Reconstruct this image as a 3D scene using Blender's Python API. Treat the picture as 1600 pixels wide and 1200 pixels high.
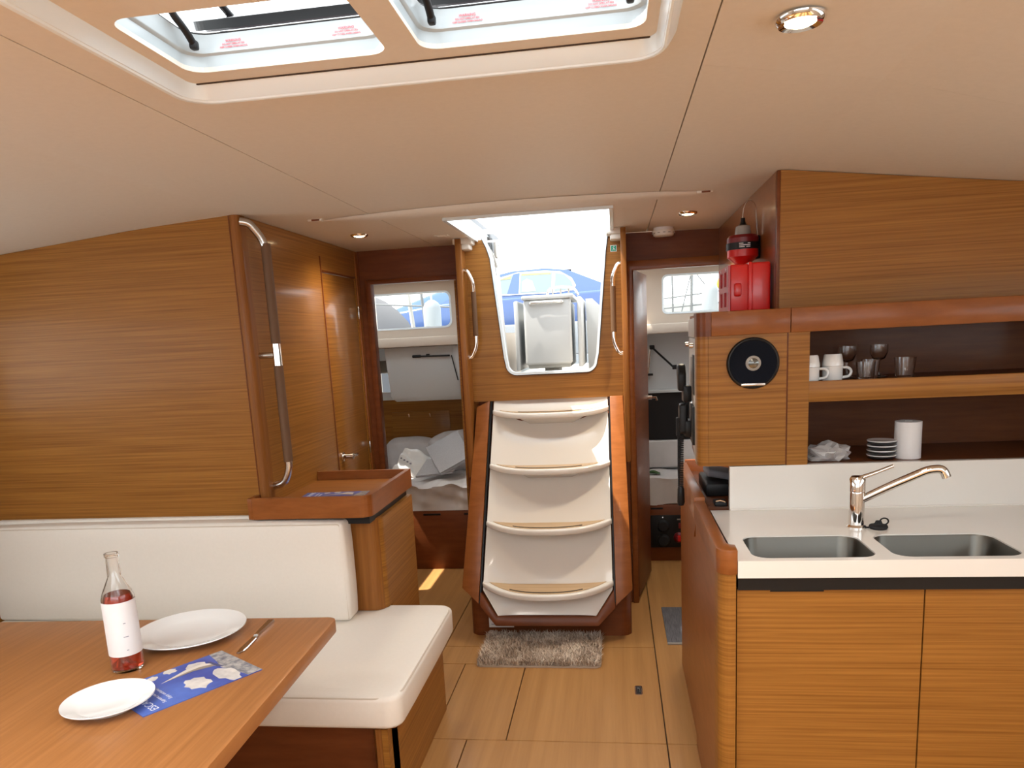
import bpy, bmesh, math, random
from mathutils import Vector, Matrix
random.seed(7)
for o in list(bpy.data.objects): bpy.data.objects.remove(o)
S = bpy.context.scene
COL = S.collection

# ------------------------------------------------------------------ camera
cam_d = bpy.data.cameras.new('camera'); cam = bpy.data.objects.new('camera', cam_d); COL.objects.link(cam)
yaw, pitch, roll = math.radians(8.098), math.radians(10.506), math.radians(-2.951)
fw = Vector((-math.sin(yaw)*math.cos(pitch), math.cos(yaw)*math.cos(pitch), -math.sin(pitch)))
rt = Vector((math.cos(yaw), math.sin(yaw), 0)); up = rt.cross(fw)
r2 = math.cos(roll)*rt + math.sin(roll)*up; u2 = -math.sin(roll)*rt + math.cos(roll)*up
M = Matrix((r2, u2, -fw)).transposed().to_4x4(); M.translation = (0, 0, 1.52)
cam.matrix_world = M
cam_d.sensor_width = 36; cam_d.lens = 1175/1600*36; cam_d.shift_y = 146.5/1600
cam_d.clip_start = .05; cam_d.clip_end = 500
S.camera = cam

# ------------------------------------------------------------------ world, sun, exposure
W = bpy.data.worlds.new('world'); S.world = W; W.use_nodes = True
bg = W.node_tree.nodes['Background']; bg.inputs[0].default_value = (.90, .96, 1, 1); bg.inputs[1].default_value = 2.4
sd = bpy.data.lights.new('sun', 'SUN'); sd.energy = 7; sd.angle = .009; sd.color = (1, .93, .82)
sun = bpy.data.objects.new('sun', sd); COL.objects.link(sun)
SUN_TO = Vector((-.475, -.08, 1)).normalized()
sun.rotation_euler = SUN_TO.to_track_quat('Z', 'Y').to_euler()
S.view_settings.view_transform = 'Standard'; S.view_settings.look = 'None'
S.view_settings.exposure = .85; S.view_settings.gamma = 1; S.view_settings.use_curve_mapping = False

# ------------------------------------------------------------------ materials
MATS = {}
def mat(name, col, rough=.5, metal=0, coat=0, trans=0, emit=None, es=0, alpha=1, ior=1.45, sheen=0):
    m = bpy.data.materials.new(name); m.use_nodes = True
    b = m.node_tree.nodes['Principled BSDF']
    b.inputs['Base Color'].default_value = (*col, 1); b.inputs['Roughness'].default_value = rough
    b.inputs['Metallic'].default_value = metal; b.inputs['Coat Weight'].default_value = coat
    b.inputs['Coat Roughness'].default_value = .12
    b.inputs['Transmission Weight'].default_value = trans; b.inputs['IOR'].default_value = ior
    b.inputs['Sheen Weight'].default_value = sheen
    if emit: b.inputs['Emission Color'].default_value = (*emit, 1); b.inputs['Emission Strength'].default_value = es
    MATS[name] = m; return m
def nodes(m): return m.node_tree.nodes, m.node_tree.links
def noise_col(m, c1, c2, scale=(1, 1, 1), nscale=5, detail=5, bump=0, lo=.3, hi=.7, rough_n=.6):
    n, l = nodes(m); b = n['Principled BSDF']
    tc = n.new('ShaderNodeTexCoord'); mp = n.new('ShaderNodeMapping'); mp.inputs['Scale'].default_value = scale
    nz = n.new('ShaderNodeTexNoise'); nz.inputs['Scale'].default_value = nscale; nz.inputs['Detail'].default_value = detail
    nz.inputs['Roughness'].default_value = rough_n
    cr = n.new('ShaderNodeValToRGB'); cr.color_ramp.elements[0].position = lo; cr.color_ramp.elements[1].position = hi
    cr.color_ramp.elements[0].color = (*c1, 1); cr.color_ramp.elements[1].color = (*c2, 1)
    l.new(tc.outputs['Object'], mp.inputs[0]); l.new(mp.outputs[0], nz.inputs[0]); l.new(nz.outputs[0], cr.inputs[0])
    l.new(cr.outputs[0], b.inputs['Base Color'])
    if bump:
        bp = n.new('ShaderNodeBump'); bp.inputs['Strength'].default_value = bump; bp.inputs['Distance'].default_value = .002
        l.new(nz.outputs[0], bp.inputs['Height']); l.new(bp.outputs[0], b.inputs['Normal'])
    return m
def wood(name, c1, c2, scale, rough=.38, coat=.25, nscale=2.2, lo=.32, hi=.68):
    m = mat(name, c1, rough, coat=coat); m.node_tree.nodes['Principled BSDF'].inputs['Specular IOR Level'].default_value = .28
    return noise_col(m, c1, c2, scale, nscale, 6, .06, lo, hi, .62)
VEN = wood('veneer', (.215, .083, .0125), (.38, .163, .031), (.7, .7, 62), .42, .06)
VENG = wood('veneer_gloss', (.215, .083, .0125), (.38, .163, .031), (.7, .7, 62), .34, .45)
SOLIDG = wood('solid_wood_gloss', (.23, .071, .015), (.30, .098, .024), (4, 4, 18), .3, .7)
VENV = wood('veneer_vertical', (.21, .075, .014), (.30, .115, .024), (26, 26, 1.0), .42, .08)
SOLID = wood('solid_wood', (.23, .071, .015), (.30, .098, .024), (4, 4, 18), .35, .15)
MAHO = wood('mahogany', (.135, .036, .009), (.185, .052, .014), (2, 2, 14), .42, .1)
DARKW = wood('dark_wood', (.10, .027, .006), (.15, .045, .011), (2, 2, 20), .5, .1)
LINER = wood('tray_wood', (.24, .085, .018), (.33, .13, .03), (1.2, 26, 26), .4, .2)
TABLE = wood('table_wood', (.31, .125, .038), (.42, .18, .06), (34, 1.0, 8), .35, .12)
FLOOR = wood('floor_wood', (.34, .165, .052), (.47, .25, .09), (10, .35, 5), .38, .1, 2.6, .25, .75)
INSERT = wood('tread_wood', (.50, .34, .19), (.60, .43, .26), (1, 22, 8), .45, .1)
CEIL = noise_col(mat('ceiling_vinyl', (.6, .5, .4), .55), (.69, .645, .57), (.715, .67, .595), (1, 1, 1), 60, 3, .04)
CLINE = mat('seam_dark', (.05, .03, .02), .8)
WHITE = mat('gelcoat', (.80, .77, .72), .16, coat=.5)
HWHITE = mat('hatch_plastic', (.78, .88, .94), .25, coat=.3)  # white plastic, tinted blue to offset the warm bounce light
WELL = mat('hatch_well_plastic', (.42, .47, .49), .3, coat=.2)
FROST = mat('frosted_acrylic', (.9, .93, .95), 1, trans=1, ior=1.1)
CABIN = mat('cabin_moulding', (.55, .47, .39), .5)
CABG = mat('cabin_grey', (.50, .51, .51), .4)
LEATHER = noise_col(mat('cream_leather', (.7, .64, .55), .45), (.80, .755, .69), (.82, .775, .71), (1, 1, 1), 90, 4, .05)
STITCH = mat('stitch', (.62, .55, .46), .6)
COUNTER = mat('white_worktop', (.78, .76, .72), .22, coat=.3)
STEEL = mat('steel', (.62, .60, .57), .22, 1)
SINKM = mat('brushed_steel', (.13, .125, .112), .36, 1)
CHROME = mat('chrome', (.85, .83, .80), .07, 1)
BLACK = mat('black_plastic', (.012, .012, .013), .4)
BLACKR = mat('black_rubber', (.02, .02, .022), .75)
SPK = mat('speaker_cloth', (.008, .010, .016), .9)
SPK.node_tree.nodes['Principled BSDF'].inputs['Specular IOR Level'].default_value = .1
for m_ in (BLACK, BLACKR): m_.node_tree.nodes['Principled BSDF'].inputs['Specular IOR Level'].default_value = .3
TANW = mat('leather_wrap', (.14, .072, .034), .6)
RED = mat('red_plastic', (.66, .012, .010), .3, coat=.4)
REDD = mat('red_plastic_side', (.42, .02, .018), .35, coat=.3)
DRED = mat('dark_red_plastic', (.18, .01, .012), .35)
GREYP = mat('grey_plastic', (.33, .31, .28), .45)
DGREY = mat('dark_grey_rail', (.10, .105, .11), .5)
LGREY = mat('light_grey_panel', (.50, .47, .43), .35)
PORC = mat('porcelain', (.82, .83, .83), .12, coat=.6)
DRIM = mat('plate_dark', (.02, .018, .02), .3)
GLASS = mat('glass', (1, 1, 1), .02, trans=1, ior=1.45)
PANE = mat('window_pane', (.95, .98, .98), .01, trans=1, ior=1.02)
TINT = mat('tinted_acrylic', (.05, .04, .045), .08, coat=.4)
WINE = mat('rose_wine', (.80, .10, .05), .03, trans=.85, ior=1.34)
LABEL = mat('paper_white', (.80, .78, .78), .6)
INK = mat('ink_grey', (.25, .25, .3), .6)
RTXT = mat('red_print', (.75, .05, .08), .5)
WPRINT = mat('white_print', (.82, .84, .9), .5)
GREEN = mat('green_print', (.01, .28, .16), .4)
CLOTH = noise_col(mat('grey_sheet', (.4, .38, .38), .8, sheen=.2), (.52, .50, .50), (.58, .56, .56), (1, 1, 1), 9, 5, .3)
TOWEL = noise_col(mat('grey_towel', (.35, .35, .37), .9, sheen=.3), (.36, .36, .38), (.41, .41, .43), (1, 1, 1), 140, 3, .3)
BAG = mat('plastic_wrap', (.72, .72, .70), .12, coat=.5)
CLEARBAG = mat('clear_plastic', (.9, .88, .88), .15, trans=.55)
MATG = noise_col(mat('grey_mat', (.1, .1, .11), .9), (.075, .075, .085), (.17, .17, .19), (60, 3, 1), 4, 4, .4)
CARB = mat('car_paint', (.05, .09, .22), .25, coat=.4)
CARG = mat('car_glass', (.14, .18, .19), .05, coat=.3)
SEATY = mat('car_shade', (.45, .32, .10), .7)
TYRE = mat('tyre', (.02, .02, .02), .8)
QUAY = noise_col(mat('quay_stone', (.25, .26, .27), .9), (.20, .21, .22), (.28, .29, .30), (1, 1, 1), 3, 5, .2)
WATER = mat('sea_water', (.20, .25, .28), .3)
HILL = mat('far_hill', (.045, .08, .14), 1)
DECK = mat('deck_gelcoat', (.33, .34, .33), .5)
EXTW = mat('darkened_gelcoat', (.40, .41, .41), .35)  # white gelcoat darkened so the outdoor light does not bleach it
DECKT = wood('deck_teak', (.36, .33, .29), (.44, .41, .37), (20, .6, 5), .7, 0)
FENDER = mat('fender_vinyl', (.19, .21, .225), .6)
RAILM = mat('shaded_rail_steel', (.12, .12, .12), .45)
DINGHY = mat('grey_cover', (.075, .07, .073), .8)
HULLW = mat('white_hull', (.78, .78, .77), .25, coat=.4)
ORANGE = mat('orange_vinyl', (.85, .35, .02), .5)
LAMPM = mat('lamp_lens', (1, .9, .7), .4, emit=(1, .80, .48), es=9)
CARD = mat('brochure_paper', (.1, .15, .5), .3, coat=.3)
GREENP = mat('green_leaf', (.05, .10, .03), .7)

# ------------------------------------------------------------------ mesh helpers
def link(name, me, m, parent=None, smooth=False):
    o = bpy.data.objects.new(name, me); COL.objects.link(o)
    if m: me.materials.append(m)
    if parent: o.parent = parent
    if smooth:
        for p in me.polygons: p.use_smooth = True
        try: me.set_sharp_from_angle(angle=math.radians(38))
        except Exception: pass
    return o
def frombm(name, bm, m, parent=None, smooth=False):
    bmesh.ops.recalc_face_normals(bm, faces=bm.faces)
    me = bpy.data.meshes.new(name); bm.to_mesh(me); bm.free()
    return link(name, me, m, parent, smooth)
def bev(bm, r, seg=2):
    if r > 0:
        bmesh.ops.remove_doubles(bm, verts=bm.verts, dist=1e-6)
        ed = [e for e in bm.edges if len(e.link_faces) == 2 and e.calc_face_angle(0) > .5]
        bmesh.ops.bevel(bm, geom=ed, offset=r, segments=seg, profile=.5, affect='EDGES', clamp_overlap=True)
def box(name, a, b, m, parent=None, r=.003, seg=2, fn=None):
    bm = bmesh.new(); bmesh.ops.create_cube(bm, size=1)
    for v in bm.verts: v.co = Vector([(a[i]+b[i])/2 + v.co[i]*abs(b[i]-a[i]) for i in range(3)])
    bev(bm, r, seg)
    if fn:
        for v in bm.verts: v.co = fn(v.co)
    return frombm(name, bm, m, parent, r > 0)
def ax(axis, u, v, w): return Vector((w, u, v)) if axis == 'x' else Vector((u, w, v)) if axis == 'y' else Vector((u, v, w))
def plate(name, outer, lo, hi, axis, m, parent=None, holes=(), r=0, seg=2, fn=None):
    bm = bmesh.new(); eds = []
    for lp in [outer, *holes]:
        vs = [bm.verts.new(ax(axis, u, v, lo)) for u, v in lp]
        eds += [bm.edges.new((vs[i], vs[(i+1) % len(vs)])) for i in range(len(vs))]
    if holes: bmesh.ops.triangle_fill(bm, edges=eds, use_beauty=True)
    else: bm.faces.new(bm.verts)
    g = bmesh.ops.extrude_face_region(bm, geom=bm.faces[:])
    d = ax(axis, 0, 0, hi-lo)
    for e in g['geom']:
        if isinstance(e, bmesh.types.BMVert): e.co += d
    bmesh.ops.recalc_face_normals(bm, faces=bm.faces)
    bev(bm, r, seg)
    if fn:
        for v in bm.verts: v.co = fn(v.co)
    return frombm(name, bm, m, parent, r > 0)
def rect(u0, v0, u1, v1): return [(u0, v0), (u1, v0), (u1, v1), (u0, v1)]
def rrect(u0, v0, u1, v1, r, n=6):
    out = []
    for cx, cy, a in ((u1-r, v1-r, 0), (u0+r, v1-r, 90), (u0+r, v0+r, 180), (u1-r, v0+r, 270)):
        for i in range(n+1):
            t = math.radians(a + 90*i/n); out.append((cx+r*math.cos(t), cy+r*math.sin(t)))
    return out
def loft(name, loops, m, parent=None, caps=(True, True), smooth=True, closed=True):
    bm = bmesh.new(); R = [[bm.verts.new(p) for p in lp] for lp in loops]; n = len(R[0])
    for a, b in zip(R, R[1:]):
        for i in range(n if closed else n-1): bm.faces.new((a[i], a[(i+1) % n], b[(i+1) % n], b[i]))
    if caps[0]: bm.faces.new(R[0])
    if caps[1]: bm.faces.new(R[-1])
    return frombm(name, bm, m, parent, smooth)
def lathe(name, prof, c, m, parent=None, axis='z', seg=32, tilt=None):
    loops = []
    for r, h in prof:
        lp = []
        for i in range(seg):
            t = 2*math.pi*i/seg; u, v = max(r, 1e-5)*math.cos(t), max(r, 1e-5)*math.sin(t)
            p = ax(axis, u, v, h)
            if tilt: p = tilt @ p
            lp.append(p+Vector(c))
        loops.append(lp)
    return loft(name, loops, m, parent)
def fillet(path, r, n=5):
    P = [Vector(p) for p in path]; out = [P[0]]
    for a, b, c in zip(P, P[1:], P[2:]):
        d1 = (a-b); d2 = (c-b); q = min(r, d1.length*.49, d2.length*.49)
        p1 = b+d1.normalized()*q; p2 = b+d2.normalized()*q
        for i in range(n+1):
            t = i/n; out.append((1-t)**2*p1+2*t*(1-t)*b+t*t*p2)
    return out+[P[-1]]
def tube(name, path, r, m, parent=None, seg=10, fr=0, closed=False):
    P = fillet(path, fr) if fr else [Vector(p) for p in path]
    loops = []; prev = None
    for i, p in enumerate(P):
        t = (P[min(i+1, len(P)-1)]-P[max(i-1, 0)]).normalized()
        if prev is None:
            u = t.orthogonal().normalized()
        else:
            u = (prev-t*prev.dot(t)); u = u.normalized() if u.length > 1e-6 else t.orthogonal().normalized()
        prev = u; w = t.cross(u)
        rr = r[i] if isinstance(r, (list, tuple)) else r
        loops.append([p+rr*(math.cos(2*math.pi*k/seg)*u+math.sin(2*math.pi*k/seg)*w) for k in range(seg)])
    return loft(name, loops, m, parent)
def grid(name, f, nu, nv, m, parent=None, smooth=True):
    bm = bmesh.new(); G = [[bm.verts.new(f(i/nu, j/nv)) for j in range(nv+1)] for i in range(nu+1)]
    for i in range(nu):
        for j in range(nv): bm.faces.new((G[i][j], G[i+1][j], G[i+1][j+1], G[i][j+1]))
    return frombm(name, bm, m, parent, smooth)
def text(name, body, size, mtx, m, parent=None, align='CENTER', ext=.0004, shear=0):
    c = bpy.data.curves.new(name, 'FONT'); c.body = body; c.size = size; c.align_x = align; c.extrude = ext; c.shear = shear
    t = bpy.data.objects.new(name, c); COL.objects.link(t)
    dg = bpy.context.evaluated_depsgraph_get()
    me = bpy.data.meshes.new_from_object(t.evaluated_get(dg)); bpy.data.objects.remove(t)
    me.transform(mtx); me.materials.clear()
    return link(name, me, m, parent)
def frame(o, ex, ey):
    ex = Vector(ex).normalized(); ey = Vector(ey).normalized(); ez = ex.cross(ey)
    m = Matrix((ex, ey, ez)).transposed().to_4x4(); m.translation = Vector(o); return m
def thing(name, label, cat, group=None, kind=None):
    o = bpy.data.objects.new(name, None); o.empty_display_size = .1; COL.objects.link(o)
    tag(o, label, cat, group, kind); return o
def tag(o, label, cat, group=None, kind=None):
    if label: o['label'] = label
    if cat: o['category'] = cat
    if group: o['group'] = group
    if kind: o['kind'] = kind
    return o
def struct(o, label=None, cat=None):
    return tag(o, label, cat, None, 'structure')
def pl(o, label): o['label'] = label; return o

# ================================================================== SETTING
CX = -.37
# ---------------- floor
fl = struct(box('floor', (-2.75, -1.6, -.06), (1.95, 6.4, -.012), CLINE, None, 0), 'honey coloured wooden cabin sole of fitted panels', 'floor')
g = .0022
def fpanel(x0, y0, x1, y1): return box('floor_panel', (x0+g, y0+g, -.012), (x1-g, y1-g, 0), FLOOR, fl, .0012, 1)
fpanel(-.603, -1.5, .160, 2.628); fpanel(.160, -1.5, 1.9, 2.628); fpanel(.160, 2.628, 1.9, 6.3)
fpanel(-.450, 2.628, .160, 3.513); fpanel(-.742, 2.628, -.450, 3.31); fpanel(-2.7, -1.5, -.603, 2.628)
fpanel(-2.7, 2.628, -.742, 3.31); fpanel(-.886, 3.31, -.450, 3.513); fpanel(-.886, 3.513, .160, 6.3); fpanel(-2.7, 3.31, -.886, 6.3)
lr = thing('floor_latch', 'small steel lifting ring let into the floor panel before the steps', 'latch')
plate('rim', rrect(.052, 3.016, .084, 3.098, .008), .0002, .0022, 'z', STEEL, lr, [rrect(.057, 3.022, .079, 3.092, .006)])
box('well', (.0575, 3.0225, .0001), (.0785, 3.0915, .0008), BLACK, lr, 0); tube('pull_ring', [(.063, 3.04, .0015), (.063, 3.075, .0015), (.073, 3.075, .0015), (.073, 3.04, .0015)], .0015, STEEL, lr, 6)

# ---------------- ceiling
def zc(x):
    T = [(-2.9, 1.90), (-1.84, 2.0), (-1.39, 2.03), (-.945, 2.03), (.185, 2.03), (.58, 2.02), (.94, 1.975), (2.1, 1.83)]
    for (a, za), (b, zb) in zip(T, T[1:]):
        if x <= b: return za+(zb-za)*(x-a)/(b-a)
    return T[-1][1]
SK = [rect(-.78, -1.1, -.41, .35), rect(-.33, -1.1, .04, .35), rect(.35, -1.1, 1.2, .5), rect(-1.95, -1.1, -1.08, .95)]  # unseen roof openings, added to let top light into the saloon
ce = struct(plate('ceiling', rect(-2.8, -1.5, 2.0, 4.17), 2.075, 2.10, 'z', HULLW, None,
    [rrect(-.80, 1.17, -.36, 1.46, .04), rrect(-.345, 1.17, .10, 1.46, .04), rect(-.685, 3.25, -.003, 4.165), *SK]), 'cream vinyl panelled cabin ceiling with dark seams', 'ceiling')
def cpanel(pts, holes=(), dz=None, r=0):
    def fn(c): return Vector((c.x, c.y, zc(c.x)+c.z+(dz(c) if dz else 0)))
    return pts, holes, fn
def cp(outer, holes=(), cuts=(), dz=None):
    bm = bmesh.new(); eds = []
    for lp in [outer, *holes]:
        vs = [bm.verts.new((u, v, 0)) for u, v in lp]
        eds += [bm.edges.new((vs[i], vs[(i+1) % len(vs)])) for i in range(len(vs))]
    if holes: bmesh.ops.triangle_fill(bm, edges=eds, use_beauty=True)
    else: bm.faces.new(bm.verts)
    for x in cuts: bmesh.ops.bisect_plane(bm, geom=bm.verts[:]+bm.edges[:]+bm.faces[:], plane_co=(x, 0, 0), plane_no=(1, 0, 0))
    gg = bmesh.ops.extrude_face_region(bm, geom=bm.faces[:])
    for e in gg['geom']:
        if isinstance(e, bmesh.types.BMVert): e.co.z += .012
    for v in bm.verts: v.co.z += zc(v.co.x) + (dz(v.co) if dz else 0)
    return frombm('ceiling_panel', bm, CEIL, ce)
q = .0016
HF = rrect(-.830, .62, .113, 1.52, .06)
cp(rect(-.945+q, -1.4, .185-q, 3.05), [HF, SK[0], SK[1]])
cp(rect(-.945+q, 3.05+q, .185-q, 4.15), [rect(-.685, 3.25, -.003, 4.149)])
lw = lambda y: y
cp([(.185+q, -1.4), (1.95, -1.4), (1.95, 2.40), (.185+q, 1.644)], [SK[2]], cuts=(.58, .94), dz=lambda c: .012*max(0, min(1, (1.644+.428*(c.x-.185)-c.y)/.8)))
cp([(.185+q, 1.645), (1.95, 2.401), (1.95, 4.15), (.185+q, 4.15)], cuts=(.58, .94))
cp(rect(-2.75, -1.4, -.945-q, 4.15), [SK[3]], cuts=(-1.84, -1.39))
# cross beam: shallow bowed moulding
def beam(i, j):
    x = -1.17+(.36+1.17)*i; s = max(0, 1-((x-CX)/.79)**2); w = .055+.105*s; t = j*2-1
    y = 3.09-.02*s+t*w*.5*1.0 - .05*s
    return Vector((x, y, zc(x)-.0015-.024*s**.7*(1-abs(t)**4)))
bmo = grid('beam', beam, 40, 12, CEIL); bmo.name = 'trim_1'
struct(bmo, 'shallow bowed cream beam across the ceiling before the companionway', 'beam')

for i, k in enumerate(SK):  # frames of the added skylights
    (a, b), (c, d) = k[0], k[2]
    struct(plate('window_%d' % (4+i), rect(a-.01, b-.01, c+.01, d+.01), 1.985, 2.105, 'z', HWHITE, None, [rect(a+.004, b+.004, c-.004, d-.004)]), 'unseen white framed skylight added for light, %s' % ('left of centre', 'right of centre', 'over the galley side', 'over the settee side')[i], 'skylight')
struct(plate('wall_forward', rect(-2.8, 0, 2.0, 2.10), -1.56, -1.5, 'y', CABIN, None, [rrect(-2.2, 1.30, 1.5, 1.93, .08)]), 'cream forward end of the saloon with a wide opening added for light', 'wall')  # unseen opening put in to light the walls from ahead
# ---------------- side walls (hull sides) far left and right
struct(plate('wall_hull_left', rect(-1.5, 0, 4.15, 2.05), -2.80, -2.74, 'x', CABIN, None, [rrect(.2, 1.30, 2.5, 1.72, .08)]), 'cream hull lining far left', 'wall')
struct(plate('wall_hull_right', rect(-1.5, 0, 4.15, 2.05), 1.93, 2.0, 'x', CABIN, None, [rrect(-.6, 1.30, 1.9, 1.70, .08)]), 'cream hull lining far right', 'wall')

# ---------------- left bulkhead and longitudinal wall with door
struct(plate('wall_left', [(-2.74, 0), (-1.425, 0), (-1.425, 2.031), (-1.84, 1.999), (-2.74, 1.914)], 2.80, 2.83, 'y', VEN), 'wide light teak veneer bulkhead behind the settee', 'wall')
# rounded corner post
cpst = [(-1.424, 2.800), (-1.42, 2.797)] + [(-1.418+.028*math.sin(t), 2.825-.028*math.cos(t)) for t in [i*math.pi/12 for i in range(7)]] + [(-1.39, 2.86), (-1.42, 2.86)]
struct(plate('trim_2', cpst, 0, 2.0325, 'z', VENV), 'rounded wooden corner post by the tall grab rail', 'trim')
struct(box('trim_3', (-1.4275, 2.7985, 0), (-1.4235, 2.83, 2.031), MAHO, None, 0), 'thin dark wood strip along the left corner post', 'trim')
DY0, DY1, DZ1 = 3.60, 4.085, 1.885
wl = struct(plate('wall_passage', rect(2.86, 0, 4.15, 2.028), -1.43, -1.39, 'x', VENG, None, [rect(DY0, .06, DY1, DZ1)]), 'teak veneer side wall of the washroom with a door', 'wall')
dr = struct(box('door_1', (-1.425, DY0+.006, .066), (-1.394, DY1-.006, DZ1-.006), VENG, None, .002), 'narrow teak veneer washroom door with chrome lever', 'door')
box('door_jamb_strip', (-1.40, DY0-.012, .06), (-1.386, DY0-.002, DZ1+.07), MAHO, dr, .001)
box('door_head_strip', (-1.40, DY0, DZ1-.003), (-1.3885, DY1, DZ1+.006), MAHO, dr, .001)
def lever(parent, p, along, out, L=.10):
    a = Vector(along); o = Vector(out); p = Vector(p)
    tl = o.to_track_quat('Z', 'Y').to_matrix()
    lathe('handle_rose', [(0, 0), (.024, 0), (.024, .008), (.014, .010), (.012, .045), (.016, .047), (.016, .06), (0, .06)], p, CHROME, parent, tilt=tl, seg=20)
    tube('handle_lever', [p+o*.053, p+o*.055+a*.03, p+o*.05+a*L, p+o*.046+a*(L+.012)-Vector((0, 0, .012))], [.008, .009, .007, .006], CHROME, parent, 10)
lever(dr, (-1.394, 3.665, .967), (0, 1, 0), (1, 0, 0), .085)
def hinge(parent, p, h=.07): return box('hinge', (p[0]-.004, p[1]-.006, p[2]-h/2), (p[0]+.006, p[1]+.006, p[2]+h/2), STEEL, parent, .003)
hinge(dr, (-1.388, 4.09, 1.70)); hinge(dr, (-1.388, 4.09, .955))
struct(box('trim_4', (-1.40, 4.10, 0), (-1.384, 4.148, 2.027), SOLID, None, .004), 'slim vertical wooden strip between washroom door and aft doorway', 'trim')

# ---------------- aft bulkhead with two doorways
LD = (-1.335, -.83, 1.862); RD = (.093, .60, 1.852)
struct(plate('wall_aft', [(-1.39, 0), (LD[0], 0), (LD[0], LD[2]), (LD[1], LD[2]), (LD[1], 0), (RD[0]-.02, 0), (RD[0]-.02, RD[2]+.02), (RD[1], RD[2]+.02), (RD[1], 0), (1.95, 0), (1.95, 1.86), (.94, 1.98), (.58, 2.022), (0, 2.03), (0, 1.29), (-.68, 1.29), (-.68, 2.03), (-1.39, 2.03)], 4.15, 4.18, 'y', MAHO), 'dark mahogany bulkhead with two cabin doorways', 'wall')
for i, (x0, x1, zz) in enumerate((LD, RD)):
    f = struct(plate('trim_%d' % (5+i), [(x0-.018, 0), (x0+.012, 0), (x0+.012, zz-.012), (x1-.012, zz-.012), (x1-.012, 0), (x1+.02, 0), (x1+.02, zz+(.035 if i else .012)), (x0-.018, zz+(.035 if i else .012))], 4.138, 4.20, 'y', SOLID if i else MAHO, None, r=.002), ('right' if i else 'left')+' aft doorway wooden frame', 'door frame')

# ---------------- companionway panel, jamb boards, trim
sill = [(-.602, 2.03), (-.602, 1.975), (-.598, 1.95), (-.588, 1.90)]
lo_l = (-.553, 1.338); lo_r = (-.098, 1.338)
def openloop(off=0):
    L = [(-.655-off, 2.035), (-.632-off, 1.985), (-.616-off, 1.93), (-.568-off, 1.42)]
    for i in range(7):
        t = math.radians(180+90*i/6); L.append((-.513-off*0+(.048+off)*math.cos(t), 1.383+(.048+off)*math.sin(t)))
    for i in range(7):
        t = math.radians(270+90*i/6); L.append((-.145+(.048+off)*math.cos(t), 1.383+(.048+off)*math.sin(t)))
    L += [(-.088+off, 1.42), (-.038+off, 1.93), (-.03+off, 1.985), (-.02+off, 2.035)]
    return L
ol = openloop()
cpn = struct(plate('wall_companionway', [(-.755, 1.192), (.045, 1.192), (.045, 2.027)] + [(x, min(z, 2.027)) for x, z in ol[::-1]] + [(-.755, 2.027)], 4.0, 4.03, 'y', VEN), 'teak veneer panel around the open companionway', 'wall')
def strip(name, a, b, y0, y1, m, parent=None):
    n = len(a); bm = bmesh.new()
    L = [[bm.verts.new((p[0], y, p[1])) for p in lp] for lp, y in ((a, y0), (b, y0), (b, y1), (a, y1))]
    for k in range(4):
        A, B = L[k], L[(k+1) % 4]
        for i in range(n-1): bm.faces.new((A[i], A[i+1], B[i+1], B[i]))
    for e in (0, n-1): bm.faces.new([L[k][e] for k in range(4)])
    return frombm(name, bm, m, parent, True)
struct(strip('trim_7', openloop(.009), openloop(-.004), 3.990, 4.038, HWHITE), 'white rounded trim lining the companionway opening', 'trim')
struct(strip('trim_8', openloop(.0125), openloop(.009), 3.995, 4.03, BLACKR), 'thin dark gasket around the companionway trim', 'trim')
# white hatch well through the coachroof
struct(plate('trim_9', [(-.70, 3.235), (.012, 3.235), (.012, 4.30), (-.005, 4.30), (-.005, 3.253), (-.683, 3.253), (-.683, 4.30), (-.70, 4.30)], 2.018, 2.10, 'z', HWHITE), 'white frame lining the roof opening over the steps', 'frame')
for i, (x, y0, y1, z1) in enumerate(((-2.77, .2, 2.5, 1.72), (1.965, -.6, 1.9, 1.70))):  # unseen hull windows, added to bring in side light
    w_ = struct(plate('window_%d' % (8+i), rrect(y0, 1.30, y1, z1, .08), x-.003, x+.003, 'x', PANE), 'long hull window added for light on the %s side of the saloon' % ('right' if i else 'left'), 'window')
rl = thing('hatch_slide_rail', 'grey slide rail along the left edge of the roof opening', 'rail')
box('rail_bar', (-.745, 3.3, 2.10), (-.712, 4.95, 2.155), DGREY, rl, .004); box('rail_lip', (-.712, 3.3, 2.10), (-.703, 4.95, 2.108), HWHITE, rl, .002)
for s, x0, x1 in ((-1, -.785, -.755), (1, .045, .072)):
    struct(box('wall_jamb_%s' % ('left' if s < 0 else 'right'), (x0, 3.885, .86 if s > 0 else .80), (x1, 4.16, 2.027), VENV, None, .003), 'upright wooden jamb board %s of the companionway' % ('left' if s < 0 else 'right'), 'jamb')
    t = thing('corner_moulding', 'small cream plastic moulding at the %s top corner of the companionway' % ('left' if s < 0 else 'right'), 'moulding')
    cx = -.745 if s < 0 else .03
    box('upper_block', (cx-.055, 3.90, 2.0), (cx+.045, 4.04, 2.0325), CEIL, t, .008); box('lower_block', (cx-.035, 3.91, 1.975), (cx+.03, 4.02, 2.002), CEIL, t, .008)
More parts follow.
